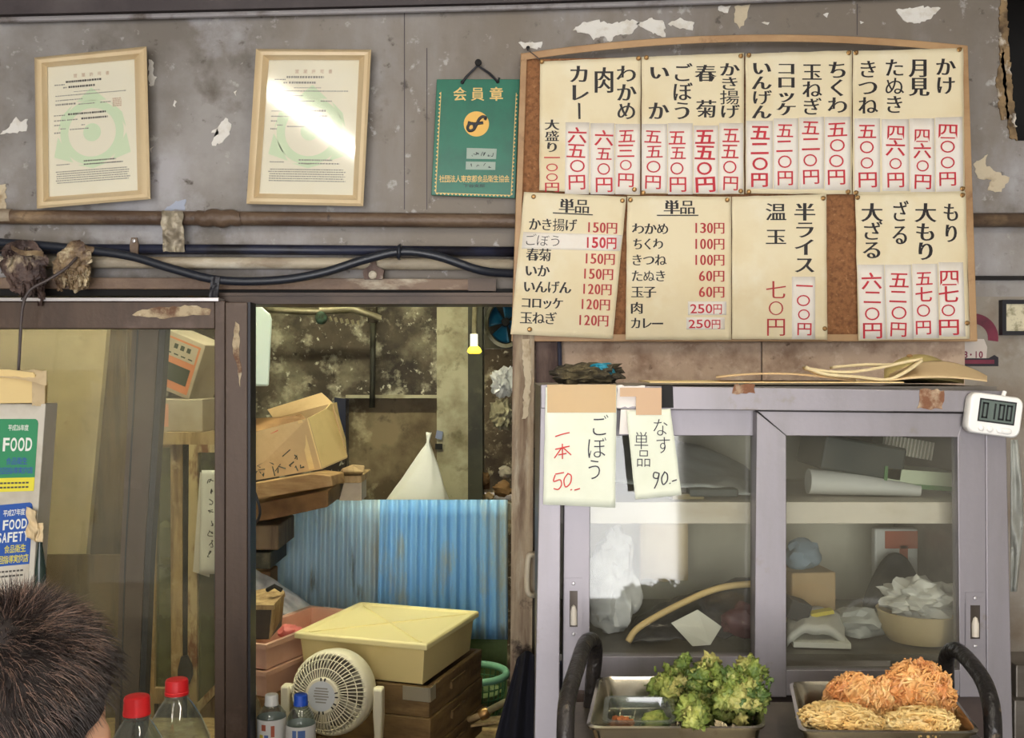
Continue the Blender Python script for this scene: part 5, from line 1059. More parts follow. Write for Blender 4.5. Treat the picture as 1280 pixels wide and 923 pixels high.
# lower left
m = MB(); m.blob(at_floor(764, 1.68) + Vector((0, 0, .075)), (.042, .045, .08), .3, 1.8, 4, 2, None, -.075); put_thing(m, 'plastic_bag', 'bag_clear', 'limp cloudy bag standing in the left corner of the cupboard', 'plastic bag')
bb = thing('bamboo_basket', 'dark bag under a curved bamboo hoop behind the left glass door', 'basket', at_floor(870, 1.65))
MB().tube(smoothpath([at_floor(785, 1.585) + Vector((0, 0, .008)), at_floor(800, 1.59) + Vector((0, 0, .03)), at_floor(850, 1.60) + Vector((0, 0, .062)), at_floor(900, 1.61) + Vector((0, 0, .085)), at_floor(950, 1.62) + Vector((0, 0, .09))], 6), .0052, 10).build('hoop', 'bamboo', bb, 'all')
m = MB(); m.sheet(lambda u, v: at_floor(788 + 165 * u, 1.60 + .12 * v) + Vector((0, 0, .004 + (.075 * min(1, u * 1.15) ** .7) * (1 - (1 - v) ** 2 * .92) + abs(.012 * noise.noise(Vector((u * 7, v * 5, 5)))))), 30, 14, (0, 0, -.003)); m.build('bag_cloth', 'bag_dark', bb, 'all')
m = MB(); m.blob(at_floor(932, 1.585) + Vector((0, 0, .040)), (.036, .016, .026), .4, 2, 3, 6); put_thing(m, 'maroon_pouch', 'maroon', 'maroon pouch beside the dark bag behind the left door', 'pouch')
m = MB(); m.panel([at_floor(866, 1.575) + Vector((0, 0, .004)), at_floor(888, 1.575) + Vector((0, 0, .006)), at_floor(902, 1.59) + Vector((0, 0, .03)), at_floor(872, 1.59) + Vector((0, 0, .056)), at_floor(839, 1.58) + Vector((0, 0, .038))], .001); put_thing(m, 'paper_note', 'note_white', 'white paper slip leaning on the dark bag in the cupboard', 'paper', False)
m = MB(); m.sheet(lambda u, v: at_floor(800 + 60 * u, 1.84) + Vector((0, 0, .05 + .12 * v + .006 * noise.noise(Vector((u * 3, v * 3, 0))))), 8, 8, .003); put_thing(m, 'pink_sheet', 'torn_paper', 'pale pinkish sheet standing at the back behind the left door', 'sheet', 'all')
# lower right
m = MB(); m.box(at_floor(1012, 1.75) + Vector((-.01, 0, .046)), (.075, .09, .088), Rz(6)); put_thing(m, 'small_carton', 'carton', 'small cardboard carton in the left corner behind the right door', 'cardboard box', False, bevel=.003)
m = MB(); m.blob(at_floor(1004, 1.75) + Vector((0, 0, .112)), (.03, .03, .026), .3, 2, 3, 4); put_thing(m, 'blue_packet', 'box_blue', 'bluish packet on top of the small carton', 'packet')
m = MB(); m.box(at_floor(999, 1.645) + Vector((-.006, 0, .045)), (.034, .05, .03), Ry(18)); put_thing(m, 'black_case', 'cloth_dark', 'black case wedged between the newspapers and the small carton', 'case', False, bevel=.002)
m = MB(); m.box(at_floor(1026, 1.635) + Vector((0, 0, .041)), (.036, .02, .006), Ry(-10)); put_thing(m, 'yellow_strip', 'strip_yellow', 'yellow plastic strip on the folded newspapers', 'strip', False)
m = MB(); m.sheet(lambda u, v: at_floor(984 + 72 * u, 1.585 + .08 * v) + Vector((0, 0, .012 + .020 * math.sin(min(1, u * 1.02) * math.pi) ** .5 + .012 * v + .004 * noise.noise(Vector((u * 5, v * 3, 9))))), 20, 8, (0, 0, -.012)); put_thing(m, 'newspaper', 'roll_white', 'crumpled folded newspaper in the lower left of the right door', 'newspaper', 'all')
m = MB(); m.box(at_floor(1024, 1.60) + Vector((0, 0, .005)), (.085, .05, .008), Rz(-6)); put_thing(m, 'paper_stack', 'note_white', 'flat white papers under the crumpled newspaper', 'paper', False)
m = MB(); m.blob(at_floor(1075, 1.66) + Vector((0, 0, .02)), (.045, .04, .024), .35, 2, 3, 14, None, -.018); put_thing(m, 'grey_bag', 'film_grey', 'flat grey bag between the newspaper and the cream bowl', 'bag')
bw = tag(MB().lathe([(0, .002), (.048, .002), (.060, .02), (.064, .045), (.066, .048), (.062, .048), (.058, .02), (0, .008)], at_floor(1150, 1.625), 36).build('cream_bowl', 'pot_cream', None, True), 'cream bowl behind the right door, heaped with white film', 'bowl')
m = MB(); m.blob(at_floor(1150, 1.625) + Vector((0, 0, .064)), (.055, .05, .028), .55, 2.4, 4, 21); put_thing(m, 'white_film', 'roll_white', 'crumpled white film lying in the cream bowl', 'plastic film')
m = MB(); m.sheet(lambda u, v: at_floor(1078 + 82 * u, 1.70 + .05 * v) + Vector((0, 0, .03 + .085 * math.sin(u * math.pi) ** .8 * (.4 + .6 * v) + .01 * noise.noise(Vector((u * 4, v * 4, 2))))), 20, 8, (0, 0, -.02)); put_thing(m, 'dark_cloth', 'cloth_dark', 'dark cloth draped behind the cream bowl', 'cloth', 'all')
tn = thing('snack_packet', 'packet with red and white print standing behind the dark cloth', 'packet', at_floor(1120, 1.80)); c = at_floor(1118, 1.80)
MB().box(c + Vector((0, 0, .075)), (.075, .02, .148)).build('packet_body', 'roll_white', tn, bevel=.004); m = MB(); m.box(c + Vector((.008, -.0105, .13)), (.056, .002, .03)); m.box(c + Vector((.012, -.0105, .10)), (.014, .002, .04)); m.build('red_print', 'tin_red', tn)
# ---- on top of the cupboard
T = lambda px, d, h=0: Vector(((px - 640) * d / F, d, zt + .0005 + h))
m = MB(); m.panel([T(812, 1.52, .003), T(1130, 1.505, .003), T(1130, 1.505, .0045), T(812, 1.52, .0045)], .2); put_thing(m, 'flat_card', 'carton_pale', 'thin pale card lying along the cupboard top', 'cardboard', False)
m = MB(); m.sheet(lambda u, v: T(895 + 175 * u, 1.53 + .2 * v, .005 + .010 * math.sin(math.pi * min(1, u + .1)) ** .7), 16, 4, (0, 0, .0025)); put_thing(m, 'bent_cardboard', 'carton', 'bent cardboard sheet on the thin card under the cloth gloves', 'cardboard', 'all')
M('cotton', (214, 196, 154), .9, layers=[((190, 168, 122), 8, .5, .75)], bump=(120, .2)); M('cap_khaki', (176, 158, 100), .85, layers=[((170, 148, 92), 6, .5, .75)], bump=(140, .15)); M('cap_brim', (206, 180, 138), .85, bump=(140, .15))
gl_ = thing('cotton_strap', 'bundle of cream cotton straps lying in front of the cap', 'strap', T(1060, 1.55))
for k, pts in enumerate([[(1008, 1.525, .024), (1040, 1.53, .019), (1070, 1.53, .020), (1100, 1.54, .026), (1130, 1.55, .034), (1150, 1.56, .038)], [(1006, 1.53, .026), (1030, 1.52, .016), (1070, 1.52, .012), (1105, 1.525, .008), (1128, 1.53, .018), (1150, 1.55, .036)], [(1040, 1.56, .026), (1080, 1.57, .030), (1110, 1.57, .030), (1140, 1.575, .036)]]):
    m = MB(); sm = smoothpath([T(*p) for p in pts], 6); m.loft([[p + Vector((0, dy, dz)) for dy, dz in ((-.012, -.002), (.010, -.003), (.012, .0005), (-.010, .002))] for p in sm]); m.build('strap', 'cotton', gl_, 'all')
cp = thing('cap', 'khaki cloth cap with a tan brim lying on the cupboard top', 'cap', T(1160, 1.63))
m = MB(); m.sheet(lambda u, v: T(1105 + 100 * v * 1.0, 1.60 + .16 * u, .0) + Vector((0, 0, .001 + .046 * max(0, math.sin(math.pi * min(1, .02 + u * .98))) ** .6 * max(0, math.sin(math.pi * (.12 + .86 * v))) ** .75)), 18, 18, (0, 0, -.002)); m.build('crown', 'cap_khaki', cp, 'all')
m = MB(); m.sheet(lambda u, v: T(1112 + 122 * v, 1.515 + .11 * u, .0) + Vector((0, 0, .002 + .032 * max(0, math.sin(math.pi * (.10 + .84 * v))) ** .8 * (.25 + .75 * u))), 12, 20, (0, 0, .002)); m.build('brim', 'cap_brim', cp, 'all')
MB().blob(T(1137, 1.655, .044), (.005, .004, .003), .0, 1, 2).build('button', 'carton_dark', cp, True)
m = MB(); m.blob(T(735, 1.58, .014), (.052, .05, .018), .5, 2.2, 4, 2, None, -.013); put_thing(m, 'mesh_sack', M('olive_mesh', (92, 82, 56), .9, layers=[((50, 44, 34), 20, .45, .6)], bump=(150, .6)), 'limp olive mesh sack on the left end of the cupboard top', 'sack')
m = MB(); rnd = random.Random(7)
for k in range(40):
    c = T(752, 1.56, .022); a = rnd.uniform(0, 6.28); b = rnd.uniform(.4, 1)
    m.tube([c + Vector((.022 * b * math.cos(a + t) + rnd.uniform(-.003, .003), .016 * math.sin(a + t), .011 * b * math.sin(a * 2 + t * 1.4))) for t in (0, .5, 1, 1.5, 2)], .0014, 5)
put_thing(m, 'scouring_pad', M('teal_mesh', (24, 128, 150), .5), 'bright teal scouring pad on the olive mesh sack', 'scouring pad', 'all')
tag(MB().box(T(713, 1.56, .012), (.018, .03, .024), Rz(10)).build('small_block', 'olive_mesh', None, bevel=.002), 'small olive block at the left corner of the cupboard top', 'block')

# ---- price notes taped to the cupboard
M('note_paper', (226, 230, 212), .75, layers=[((214, 218, 196), 6, .5, .8)]); M('tape_tan', (184, 152, 98), .4, layers=[((200, 172, 116), 5, .5, .75)]); M('tape_pale', (192, 158, 122), .5); M('pen_black', (44, 40, 52), .6); M('pen_red', (206, 58, 56), .6)
def note(corners, seed, label, base):
    return Sheet(corners, seed, label, 'price_note', 'note_paper', 'handwritten price notes on the cupboard', 'note', base, None, .0012, 14)
_surf = surf
def surf(seed, amp=.0028, base=D0, curl=None):
    return (lambda px, py: base + amp * noise.noise(Vector((px * .02, py * .014, seed * 5.7)))) if base < 2 else _surf(seed, amp, base, curl)
s = note([(682, 484), (771, 482), (769, 635), (679, 631)], 11, 'larger handwritten price note, black and red pen, taped at the left', 1.4915)
s.write([('ごぼう', 749, 519, 601, 21, dict(style=THIN, jit=.12, seed=4, cx1=744, grow=1.25))], mat='pen_black', lift=.0008)
def pen(s, lines, mat, r=.0009, name='pen_lettering'):
    m = MB(); strokes(m, lines, r, s.fn(.0006), 6); m.build(name, mat, s.o)
pen(s, [[(694, 546), (703, 543), (712, 541)], [(694, 562), (712, 558)], [(703, 555), (703, 574)], [(702, 560), (693, 573)], [(704, 560), (714, 569)], [(698, 569), (708, 567)],
        [(694, 593), (705, 591)], [(694, 594), (692, 602), (700, 600), (702, 606), (698, 612), (692, 611)], [(710, 592), (705, 600), (707, 609), (713, 604), (714, 595), (709, 592)], [(713, 613), (715, 612)], [(718, 613), (725, 611)]], 'pen_red')
mt = MB(); mt.sheet(lambda u, v: P(684 + 86 * u, 516 - 35 * v, s.d(684 + 86 * u, 516 - 35 * v) - .0006), 8, 4, .0003); mt.build('tape', 'tape_tan', s.o)
s = note([(783, 514), (838, 511), (852, 619), (794, 625)], 12, 'smaller handwritten price note in black pen, hanging at a slant', 1.4905)
s.write([('なす', 826, 523, 568, 19, dict(style=THIN, jit=.12, seed=6, cx1=828, grow=1.2)), ('単品', 801, 540, 584, 17, dict(style=THIN, jit=.12, seed=9, cx1=805, grow=1.15))], mat='pen_black', lift=.0008)
pen(s, [[(824, 592), (818, 591), (817, 597), (822, 598), (824, 592), (822, 602), (818, 611)], [(831, 590), (827, 598), (829, 606), (834, 601), (834, 593), (830, 590)], [(837, 605), (838, 604)], [(840, 602), (846, 600)]], 'pen_black')
mt = MB(); mt.sheet(lambda u, v: P(795 + 32 * u, 519 - 34 * v, 1.4893), 4, 4, .0003); mt.build('tape', 'tape_pale', s.o); 
mt = MB(); mt.sheet(lambda u, v: P(775 + 32 * u, 496 - 11 * v, 1.4900), 4, 2, .0003); mt.build('tape', 'tape_pale', s.o)
m = MB(); m.prism(ragged([(771, 510), (806, 508), (806, 482), (771, 482)], 5, 1.2, 3), 1.4965, .0006); m.prism([(774, 543), (800, 543), (800, 512), (776, 512)], 1.4985, .0006)
put_thing(m, 'paper_scrap', M('scrap_white', (232, 224, 216), .8, layers=[((206, 186, 170), 12, .5, .72)]), 'torn white paper scrap stuck between the two price notes', 'paper', False)
# ---- kitchen timer
M('timer_white', (236, 234, 230), .35); M('lcd', (92, 104, 98), .3); M('lcd_segment', (24, 28, 28), .4); M('lcd_bezel', (34, 36, 38), .4)
tc = P(1241, 519, 1.486); RTm = Ry(7.5)
tm = thing('kitchen_timer', 'white digital kitchen timer reading 0100 stuck on the cupboard corner', 'timer', tc - Vector((0, 0, .03)))
k_ = 1.486 / F
m = MB(); rr_ = []
for z, inset in ((.010, .001), (.008, 0), (-.006, 0), (-.009, .002)):
    ring = []
    for cxs, czs, a0 in ((1, 1, 0), (-1, 1, 90), (-1, -1, 180), (1, -1, 270)):
        for t_ in range(5):
            a = math.radians(a0 + 22.5 * t_); hw, hh, rd_ = 33.5 * k_ - inset, 25.5 * k_ - inset, 10 * k_
            ring.append(tc + RTm @ Vector((cxs * (hw - rd_) + rd_ * math.cos(a), z, czs * (hh - rd_) + rd_ * math.sin(a))))
    rr_.append(ring)
m.loft(rr_); m.build('case', 'timer_white', tm, True, bevel=.001)
TL = lambda x, y, o=0: tc + RTm @ Vector((x * k_, -.0092 - o, -y * k_))
tb = lambda m, x0, y0, x1, y1, o, th=.0006: m.panel([TL(x0, y1, o), TL(x1, y1, o), TL(x1, y0, o), TL(x0, y0, o)], th)
m = MB(); tb(m, -22, -19, 24, 10, .0004); m.build('display_bezel', 'lcd_bezel', tm); m = MB(); tb(m, -20, -17, 22, 8, .0007); sc_ = m.build('display', 'lcd', tm)
m = MB()
def seg(x, segs, w=7.5, h=20, y=-14.5):
    t_ = 2.2
    for q in segs:
        x0, y0, x1, y1 = {'a': (0, 0, w, t_), 'g': (0, h / 2 - t_ / 2, w, h / 2 + t_ / 2), 'd': (0, h - t_, w, h), 'f': (0, 0, t_, h / 2), 'b': (w - t_, 0, w, h / 2), 'e': (0, h / 2, t_, h), 'c': (w - t_, h / 2, w, h)}[q]
        tb(m, x + x0, y + y0, x + x1, y + y1, .0011, .0003)
seg(-18, 'abcdef'); seg(-8.5, 'bc'); seg(2.5, 'abcdef'); seg(12, 'abcdef'); m.build('digit', 'lcd_segment', sc_)
for x, w in ((-16, 4), (-5, 4), (8, 5), (15, 8)):
    m = MB(); m.blob(TL(x, 18, .0), (w * k_, .0022, 4 * k_), 0, 1, 3, 0, RTm); m.build('button', 'timer_white', tm, True)
m = MB(); m.tube([TL(10, -25, -.01), TL(12, -31, -.012)], .003, 8); m.build('stand_clip', 'timer_white', tm)
# right edge: hanging strip and metal plate
m = MB(); m.sheet(lambda u, v: P(1264 + (7 + 8 * math.sin(v * 3)) * u, 740 - 190 * v, 2.05 + .02 * noise.noise(Vector((u * 2, v * 5, 0)))), 6, 20, .003); put_thing(m, 'plastic_strip', M('strip_grey', (176, 178, 170), .4, layers=[((140, 140, 130), 6, .5, .7)]), 'greyish plastic strip hanging right of the cupboard', 'plastic strip', 'all')
m = MB(); m.rect(1270, 832, 1330, 874, 2.0, .1); m.rect(1268, 876, 1330, 1100, 1.98, .12); put_thing(m, 'metal_box', 'aluminium_dark', 'dull metal box edge at the lower right corner', 'box', False, bevel=.003)

# ---------------------------------------------------------------- serving stand, trays, tempura
M('steel', (186, 180, 164), .22, 1.0, layers=[((150, 138, 110), 5, .5, .72), ((110, 88, 54), 12, .64, .76)]); M('stand_steel', (120, 112, 98), .4, .7, layers=[((70, 62, 52), 6, .45, .7)])
M('handle_black', (52, 48, 46), .32, .3, layers=[((26, 24, 24), 7, .42, .6), ((150, 130, 104), 30, .62, .72)], bump=(80, .4))
HZ = CZ - .4145; tb_ = HZ - .054
sd = thing('serving_stand', 'steel serving stand with two black bent handles in front of the cupboard', 'stand', (.32, 1.30, 0))
x0, x1 = .075, .60
m = MB(); m.box(((x0 + x1) / 2, 1.30, tb_ - .012), (x1 - x0, .34, .02)); m.build('top_plate', 'stand_steel', sd, bevel=.002)
for a, b in ((x0 + .02, 1.15), (x1 - .02, 1.15), (x0 + .02, 1.45), (x1 - .02, 1.45)): MB().box((a, b, (tb_ - .022) / 2), (.025, .025, tb_ - .022)).build('leg', 'stand_steel', sd)
MB().tube(smoothpath([P(736, 918, 1.46), P(741, 850, 1.44), P(744, 815, 1.43), P(740, 801, 1.41), P(731, 806, 1.37), P(720, 838, 1.30), P(710, 872, 1.24), P(707, 905, 1.21), P(706, 990, 1.19)], 7), .0105, 16).build('handle', 'handle_black', sd, 'all')
MB().tube(smoothpath([P(1184, 900, 1.44), P(1183, 850, 1.43), P(1183, 825, 1.42), P(1190, 813, 1.40), P(1203, 818, 1.37), P(1226, 846, 1.31), P(1237, 874, 1.27), P(1241, 905, 1.25), P(1242, 980, 1.23)], 7), .0105, 16).build('handle', 'handle_black', sd, 'all')
def rrect(c4, inset, z, r=.018, n=5):
    c = sum(c4, Vector((0, 0, 0))) / 4; out = []
    for i in range(4):
        p = c4[i]; a = (c4[i - 1] - p).normalized(); b = (c4[(i + 1) % 4] - p).normalized(); q = p + (a + b) * inset
        for k in range(n):
            t_ = k / (n - 1); e0, e1 = q + a * r, q + b * r
            out.append(((1 - t_) ** 2 * e0 + 2 * t_ * (1 - t_) * q + t_ ** 2 * e1).xy.to_3d() + Vector((0, 0, z)))
    return out
def tray(name, c4, label, depth=.05):
    c4 = [Vector((p.x, p.y, 0)) for p in c4]
    t = thing(name, label, 'tray', (sum(p.x for p in c4) / 4, sum(p.y for p in c4) / 4, HZ - depth), 'steel trays of tempura')
    m = MB(); m.loft([rrect(c4, .014, HZ - depth), rrect(c4, .004, HZ - .004), rrect(c4, 0, HZ - .003), rrect(c4, -.001, HZ), rrect(c4, .003, HZ + .0012), rrect(c4, .006, HZ - .002), rrect(c4, .016, HZ - depth + .003)]); m.build('pan', 'steel', t, True)
    return t
LT = [P(733, 910.5, 1.2), P(957, 910.5, 1.2), P(945, 846.5, 1.4), P(748, 846.5, 1.4)]
RT_ = [P(1000, 915, 1.188), P(1226, 917, 1.183), P(1178, 852.5, 1.378), P(987, 852.5, 1.378)]
t = tray('steel_tray', LT, 'left steel tray, holding green tempura and a small clear box'); tray('steel_tray', RT_, 'right steel tray, holding the orange and pale tempura')
zt0 = HZ - .047
rk = MB()
for k in range(9): a = LT[0].lerp(LT[1], .14 + .09 * k); b = LT[3].lerp(LT[2], .14 + .09 * k); rk.tube([Vector((a.x, a.y + .016, zt0 + .012)), Vector((b.x, b.y - .016, zt0 + .012))], .0012, 6)
for v in (.12, .9): a = LT[0].lerp(LT[3], v); b = LT[1].lerp(LT[2], v); rk.tube([Vector((a.x + .016, a.y, zt0 + .0105)), Vector((b.x - .016, b.y, zt0 + .0105))], .0015, 6)
tag(rk.build('wire_rack', 'steel', None, True), 'small wire rack lying in the left tray', 'rack')
glassy('clear_plastic', (226, 232, 228), dirt=.14, dirt_rgb=(200, 205, 200), dscale=12, rough=.08, gain=2.5)
bx4 = [Vector((p.x, p.y, 0)) for p in (P(757, 893, 1.225), P(842, 893, 1.225), P(838, 862, 1.315), P(760, 862, 1.315))]
zc_ = HZ - .002
m = MB(); m.loft([rrect(bx4, .006, zc_ - .034, .012), rrect(bx4, .001, zc_ - .002, .012), rrect(bx4, -.004, zc_, .012), rrect(bx4, -.004, zc_ + .002, .012), rrect(bx4, .002, zc_ + .002, .012), rrect(bx4, .008, zc_ - .032, .012)])
tag(m.build('clear_box', 'clear_plastic', None, True), 'small clear plastic box with scraps, in the left tray', 'plastic box')
bc_ = sum(bx4, Vector((0, 0, 0))) / 4
M('scrap_orange', (166, 96, 50), .7); M('tempura_green', (126, 142, 58), .6, layers=[((66, 92, 32), 26, .44, .58), ((178, 180, 94), 30, .52, .66), ((212, 202, 128), 45, .61, .71)], bump=(160, .5), coat=.2)
M('batter_gold', (190, 182, 108), .6, layers=[((132, 142, 62), 30, .42, .62), ((212, 202, 138), 40, .58, .72)], bump=(160, .5), coat=.2)
tag(MB().blob(bc_ + Vector((-.022, -.005, zc_ - .018)), (.014, .012, .012), .4, 2, 3, 3).build('tempura_scrap', 'scrap_orange', None, True), 'orange scrap at the left inside the clear box', 'scrap')
tag(MB().blob(bc_ + Vector((.020, .004, zc_ - .018)), (.017, .016, .013), .4, 2, 3, 5).build('tempura_scrap', 'tempura_green', None, True), 'green scrap at the right inside the clear box', 'scrap')
def leafy(px, py, d, w, h, seed, label):
    """chrysanthemum-leaf fritter: many crumpled batter-coated leaf lobes"""
    rnd = random.Random(seed); c = P(px, py, d); s_ = d / F
    t = thing('greens_tempura', label, 'tempura', (c.x, c.y, c.z - h * s_)); t['group'] = 'green leaf tempura in the left tray'
    m = MB(); g = MB()
    for k in range(46):
        u, v = rnd.gauss(0, .42), rnd.gauss(0, .42); u = max(-.9, min(.9, u)); v = max(-.9, min(.9, v))
        p = c + Vector((u * w * s_, rnd.uniform(-.02, .02), v * h * s_)); r = rnd.uniform(.006, .0105)
        (m if rnd.random() < .82 else g).blob(p, (r * rnd.uniform(.8, 1.3), r, r * rnd.uniform(.7, 1.2)), .9, 2.6, 3, seed * 50 + k)
    for k in range(60):
        a = rnd.uniform(0, 6.28); q = rnd.uniform(.55, 1.0)
        p = c + Vector((math.cos(a) * q * w * s_, rnd.uniform(-.022, .015), math.sin(a) * q * h * s_)); dr = Vector((rnd.gauss(0, 1), rnd.gauss(0, 1), rnd.gauss(0, 1))).normalized() * rnd.uniform(.005, .011); sd_ = dr.orthogonal().normalized() * rnd.uniform(.002, .004)
        m.sheet(lambda a_, b_: p + dr * b_ + sd_ * (a_ - .5) * 2 * math.sin(.4 + b_ * 2.5) + Vector((0, 0, .002 * math.sin(b_ * 5 + a_ * 4))), 3, 4, .0012)
    m.build('leaves', 'tempura_green', t, 'all'); g.build('batter', 'batter_gold', t, 'all')
leafy(840, 858, 1.34, 24, 26, 1, 'leftmost clump of green leaf tempura, right behind the clear box')
leafy(880, 862, 1.31, 28, 38, 2, 'tallest middle clump of green leaf tempura')
leafy(915, 866, 1.28, 26, 38, 3, 'green leaf tempura clump with the yellowest top, right of the tallest clump')
leafy(939, 860, 1.30, 17, 30, 4, 'green leaf tempura clump at the right rim of the left tray')
leafy(866, 893, 1.22, 9, 12, 5, 'smallest green leaf tempura piece, hanging low at the front of the rack')
M('fry_orange', (224, 166, 98), .55, layers=[((200, 126, 68), 22, .44, .62), ((238, 204, 138), 30, .52, .68), ((140, 84, 44), 34, .66, .76)], bump=(150, .4), coat=.25)
M('fry_pale', (228, 198, 132), .55, layers=[((212, 170, 100), 24, .45, .65), ((240, 220, 168), 30, .55, .72), ((176, 128, 66), 40, .66, .76)], bump=(150, .4), coat=.25)
def fritter(px, py, d, rx, rz, ry, mat, seed, label, rot=0, n=170, core=.93):
    rnd = random.Random(seed); c = P(px, py, d); s_ = d / F; rad = Vector((rx * s_, ry, rz * s_)); R = Ry(rot); m = MB()
    m.blob(c, rad * core, .3, 3.6, 5, seed, R); n = int(n * 1.7)
    for k in range(n):
        v = Vector((rnd.gauss(0, 1), rnd.gauss(0, 1) - .4, rnd.gauss(0, 1))).normalized(); tdir = v.cross(Vector((rnd.gauss(0, 1), rnd.gauss(0, 1), rnd.gauss(0, 1)))).normalized() * rnd.uniform(.1, .27)
        pts = []
        for q in (-1, -.4, .3, 1):
            w = (v + tdir * q + tdir.orthogonal() * .12 * math.sin(q * 3 + k)).normalized(); b = 1 + .07 * math.sin(k + q * 2) + (.05 if abs(q) == 1 else 0)
            pts.append(c + R @ Vector((w.x * rad.x * b, w.y * rad.y * b, w.z * rad.z * b)))
        r = rnd.uniform(.0009, .0021); m.tube(pts, [r * .7, r, r, r * .5], 6)
    return tag(m.build('vegetable_fritter', mat, None, True), label, 'tempura', 'fried fritters in the right tray')
fritter(1146, 872, 1.285, 45, 44, .028, 'fry_orange', 1, 'largest round orange fritter standing upright in the right tray', 8, 230)
fritter(1066, 876, 1.30, 36, 32, .022, 'fry_orange', 2, 'pointed orange fritter leaning at the left of the right tray', -28, 170)
fritter(1099, 879, 1.285, 17, 32, .020, 'fry_orange', 3, 'narrow orange fritter seen edge-on between the other two orange ones', 14, 120)
fritter(1052, 903, 1.235, 50, 21, .035, 'fry_pale', 4, 'wide pale yellow fritter at the front left of the right tray', 6, 190)
fritter(1150, 906, 1.22, 44, 19, .030, 'fry_pale', 5, 'pale yellow fritter at the front, below the largest orange one', -4, 170)

# ---------------------------------------------------------------- customer side counter and bottles
CT = .72
m = MB(); m.box((-.8, 1.35, CT - .02), (1.3, .5, .04)); m.box((-.8, 1.56, .34), (1.3, .04, .68)); struct(m.build('counter', 'post_wood'))
glassy('pet', (242, 246, 244), dirt=.05, dirt_rgb=(230, 230, 230), dscale=6, rough=.04, gain=1.7, ior=1.45)
M('cap_red', (206, 28, 34), .4); M('cap_white', (232, 232, 228), .45); M('cap_blue', (28, 82, 200), .4); M('label_white', (226, 226, 224), .5); M('label_blue', (90, 120, 180), .5)
def bottle(base, h, r, cap, label, group, cap_r=.0155, cap_h=.02, lab=None, neck=.013, sh=.62):
    q = (.92 - sh) / .30
    base = Vector(base); t = thing('plastic_bottle', label, 'bottle', base, group)
    prof = [(r * .8, 0), (r * .97, .008), (r, .03), (r, h * .30), (r * .96, h * .33), (r, h * .36), (r, h * sh), (r * .97, h * (sh + .04)), (r * .88, h * (sh + .11 * q)), (r * .66, h * (sh + .20 * q)), (r * .42, h * (sh + .265 * q)), (neck + .001, h * .915), (neck, h * .925), (neck, h - cap_h)]
    m = MB(); m.lathe(prof + [(a - .0012, b) for a, b in prof[::-1]], base, 40, None, True, True); m.build('bottle_body', 'pet', t, 'all')
    m = MB(); m.lathe([(neck + .0035, h - cap_h - .005), (neck + .004, h - cap_h - .003), (neck + .0035, h - cap_h - .002)], base, 24); m.build('neck_ring', 'pet', t, True)
    n = 48; ring = lambda k, z: [base + Vector((cap_r * k * (1 + (.025 if j % 2 and .2 < z < .9 else 0)) * math.cos(2 * math.pi * j / n), cap_r * k * (1 + (.025 if j % 2 and .2 < z < .9 else 0)) * math.sin(2 * math.pi * j / n), h - cap_h + cap_h * z)) for j in range(n)]
    m = MB(); m.loft([ring(1.06, 0), ring(1.06, .18), ring(1, .22), ring(.98, .85), ring(.93, .97), ring(.84, 1)]); m.build('cap', cap, t, True)
    if lab:
        m = MB(); m.lathe([(r + .0006, h * .36), (r + .0006, h * (sh + .01))], base, 40, None, False, False); lo = m.build('label', 'label_white', t, 'all')
        for mat, parts in lab:
            m = MB()
            for a0, a1, z0, z1 in parts: m.sheet(lambda u, v: base + Vector(((r + .0011) * math.cos(math.radians(a0 + (a1 - a0) * u)), (r + .0011) * math.sin(math.radians(a0 + (a1 - a0) * u)), h * (z0 + (z1 - z0) * v))), 5, 2)
            m.build('label_print', mat, lo, 'all')
    return t
bottle((P(171, 0, 1.30).x, 1.30, CT), P(0, 870, 1.30).z - CT, .049, 'cap_red', 'red capped clear bottle nearer the viewer, beside the dark hair', 'large bottles with red caps', .0158, .023)
bottle((P(221, 0, 1.45).x, 1.45, CT), P(0, 849, 1.45).z - CT, .050, 'cap_red', 'red capped clear bottle standing farther back, next to the door stile', 'large bottles with red caps', .0155, .021)
SB = 'small bottles on the ledge'
hb = P(0, 868, 2.36).z - zl
bottle((P(339.5, 0, 2.36).x, 2.36, zl), hb, .0325, 'cap_white', 'small bottle with white cap and colourful label, on the ledge', SB, .0148, .024, [('tin_red', [(-118, -100, .68, .74), (-80, -66, .62, .73), (-78, -62, .52, .59)]), ('strip_yellow', [(-128, -112, .55, .64)]), ('label_blue', [(-106, -90, .54, .64)])], sh=.77)
bottle((P(376, 0, 2.33).x, 2.33, zl), P(0, 868, 2.33).z - zl, .0325, 'cap_blue', 'small bottle with blue cap in front of the fan', SB, .0152, .024, [('label_blue', [(-112, -96, .60, .70), (-90, -62, .5, .70)]), ('lettering_blue', [(-128, -116, .53, .6)])], sh=.72)
bottle((P(312, 0, 2.46).x, 2.46, zl), P(0, 856, 2.46).z - zl, .033, 'cap_white', 'capped clear bottle half hidden behind the door stile', SB, .0150, .024)

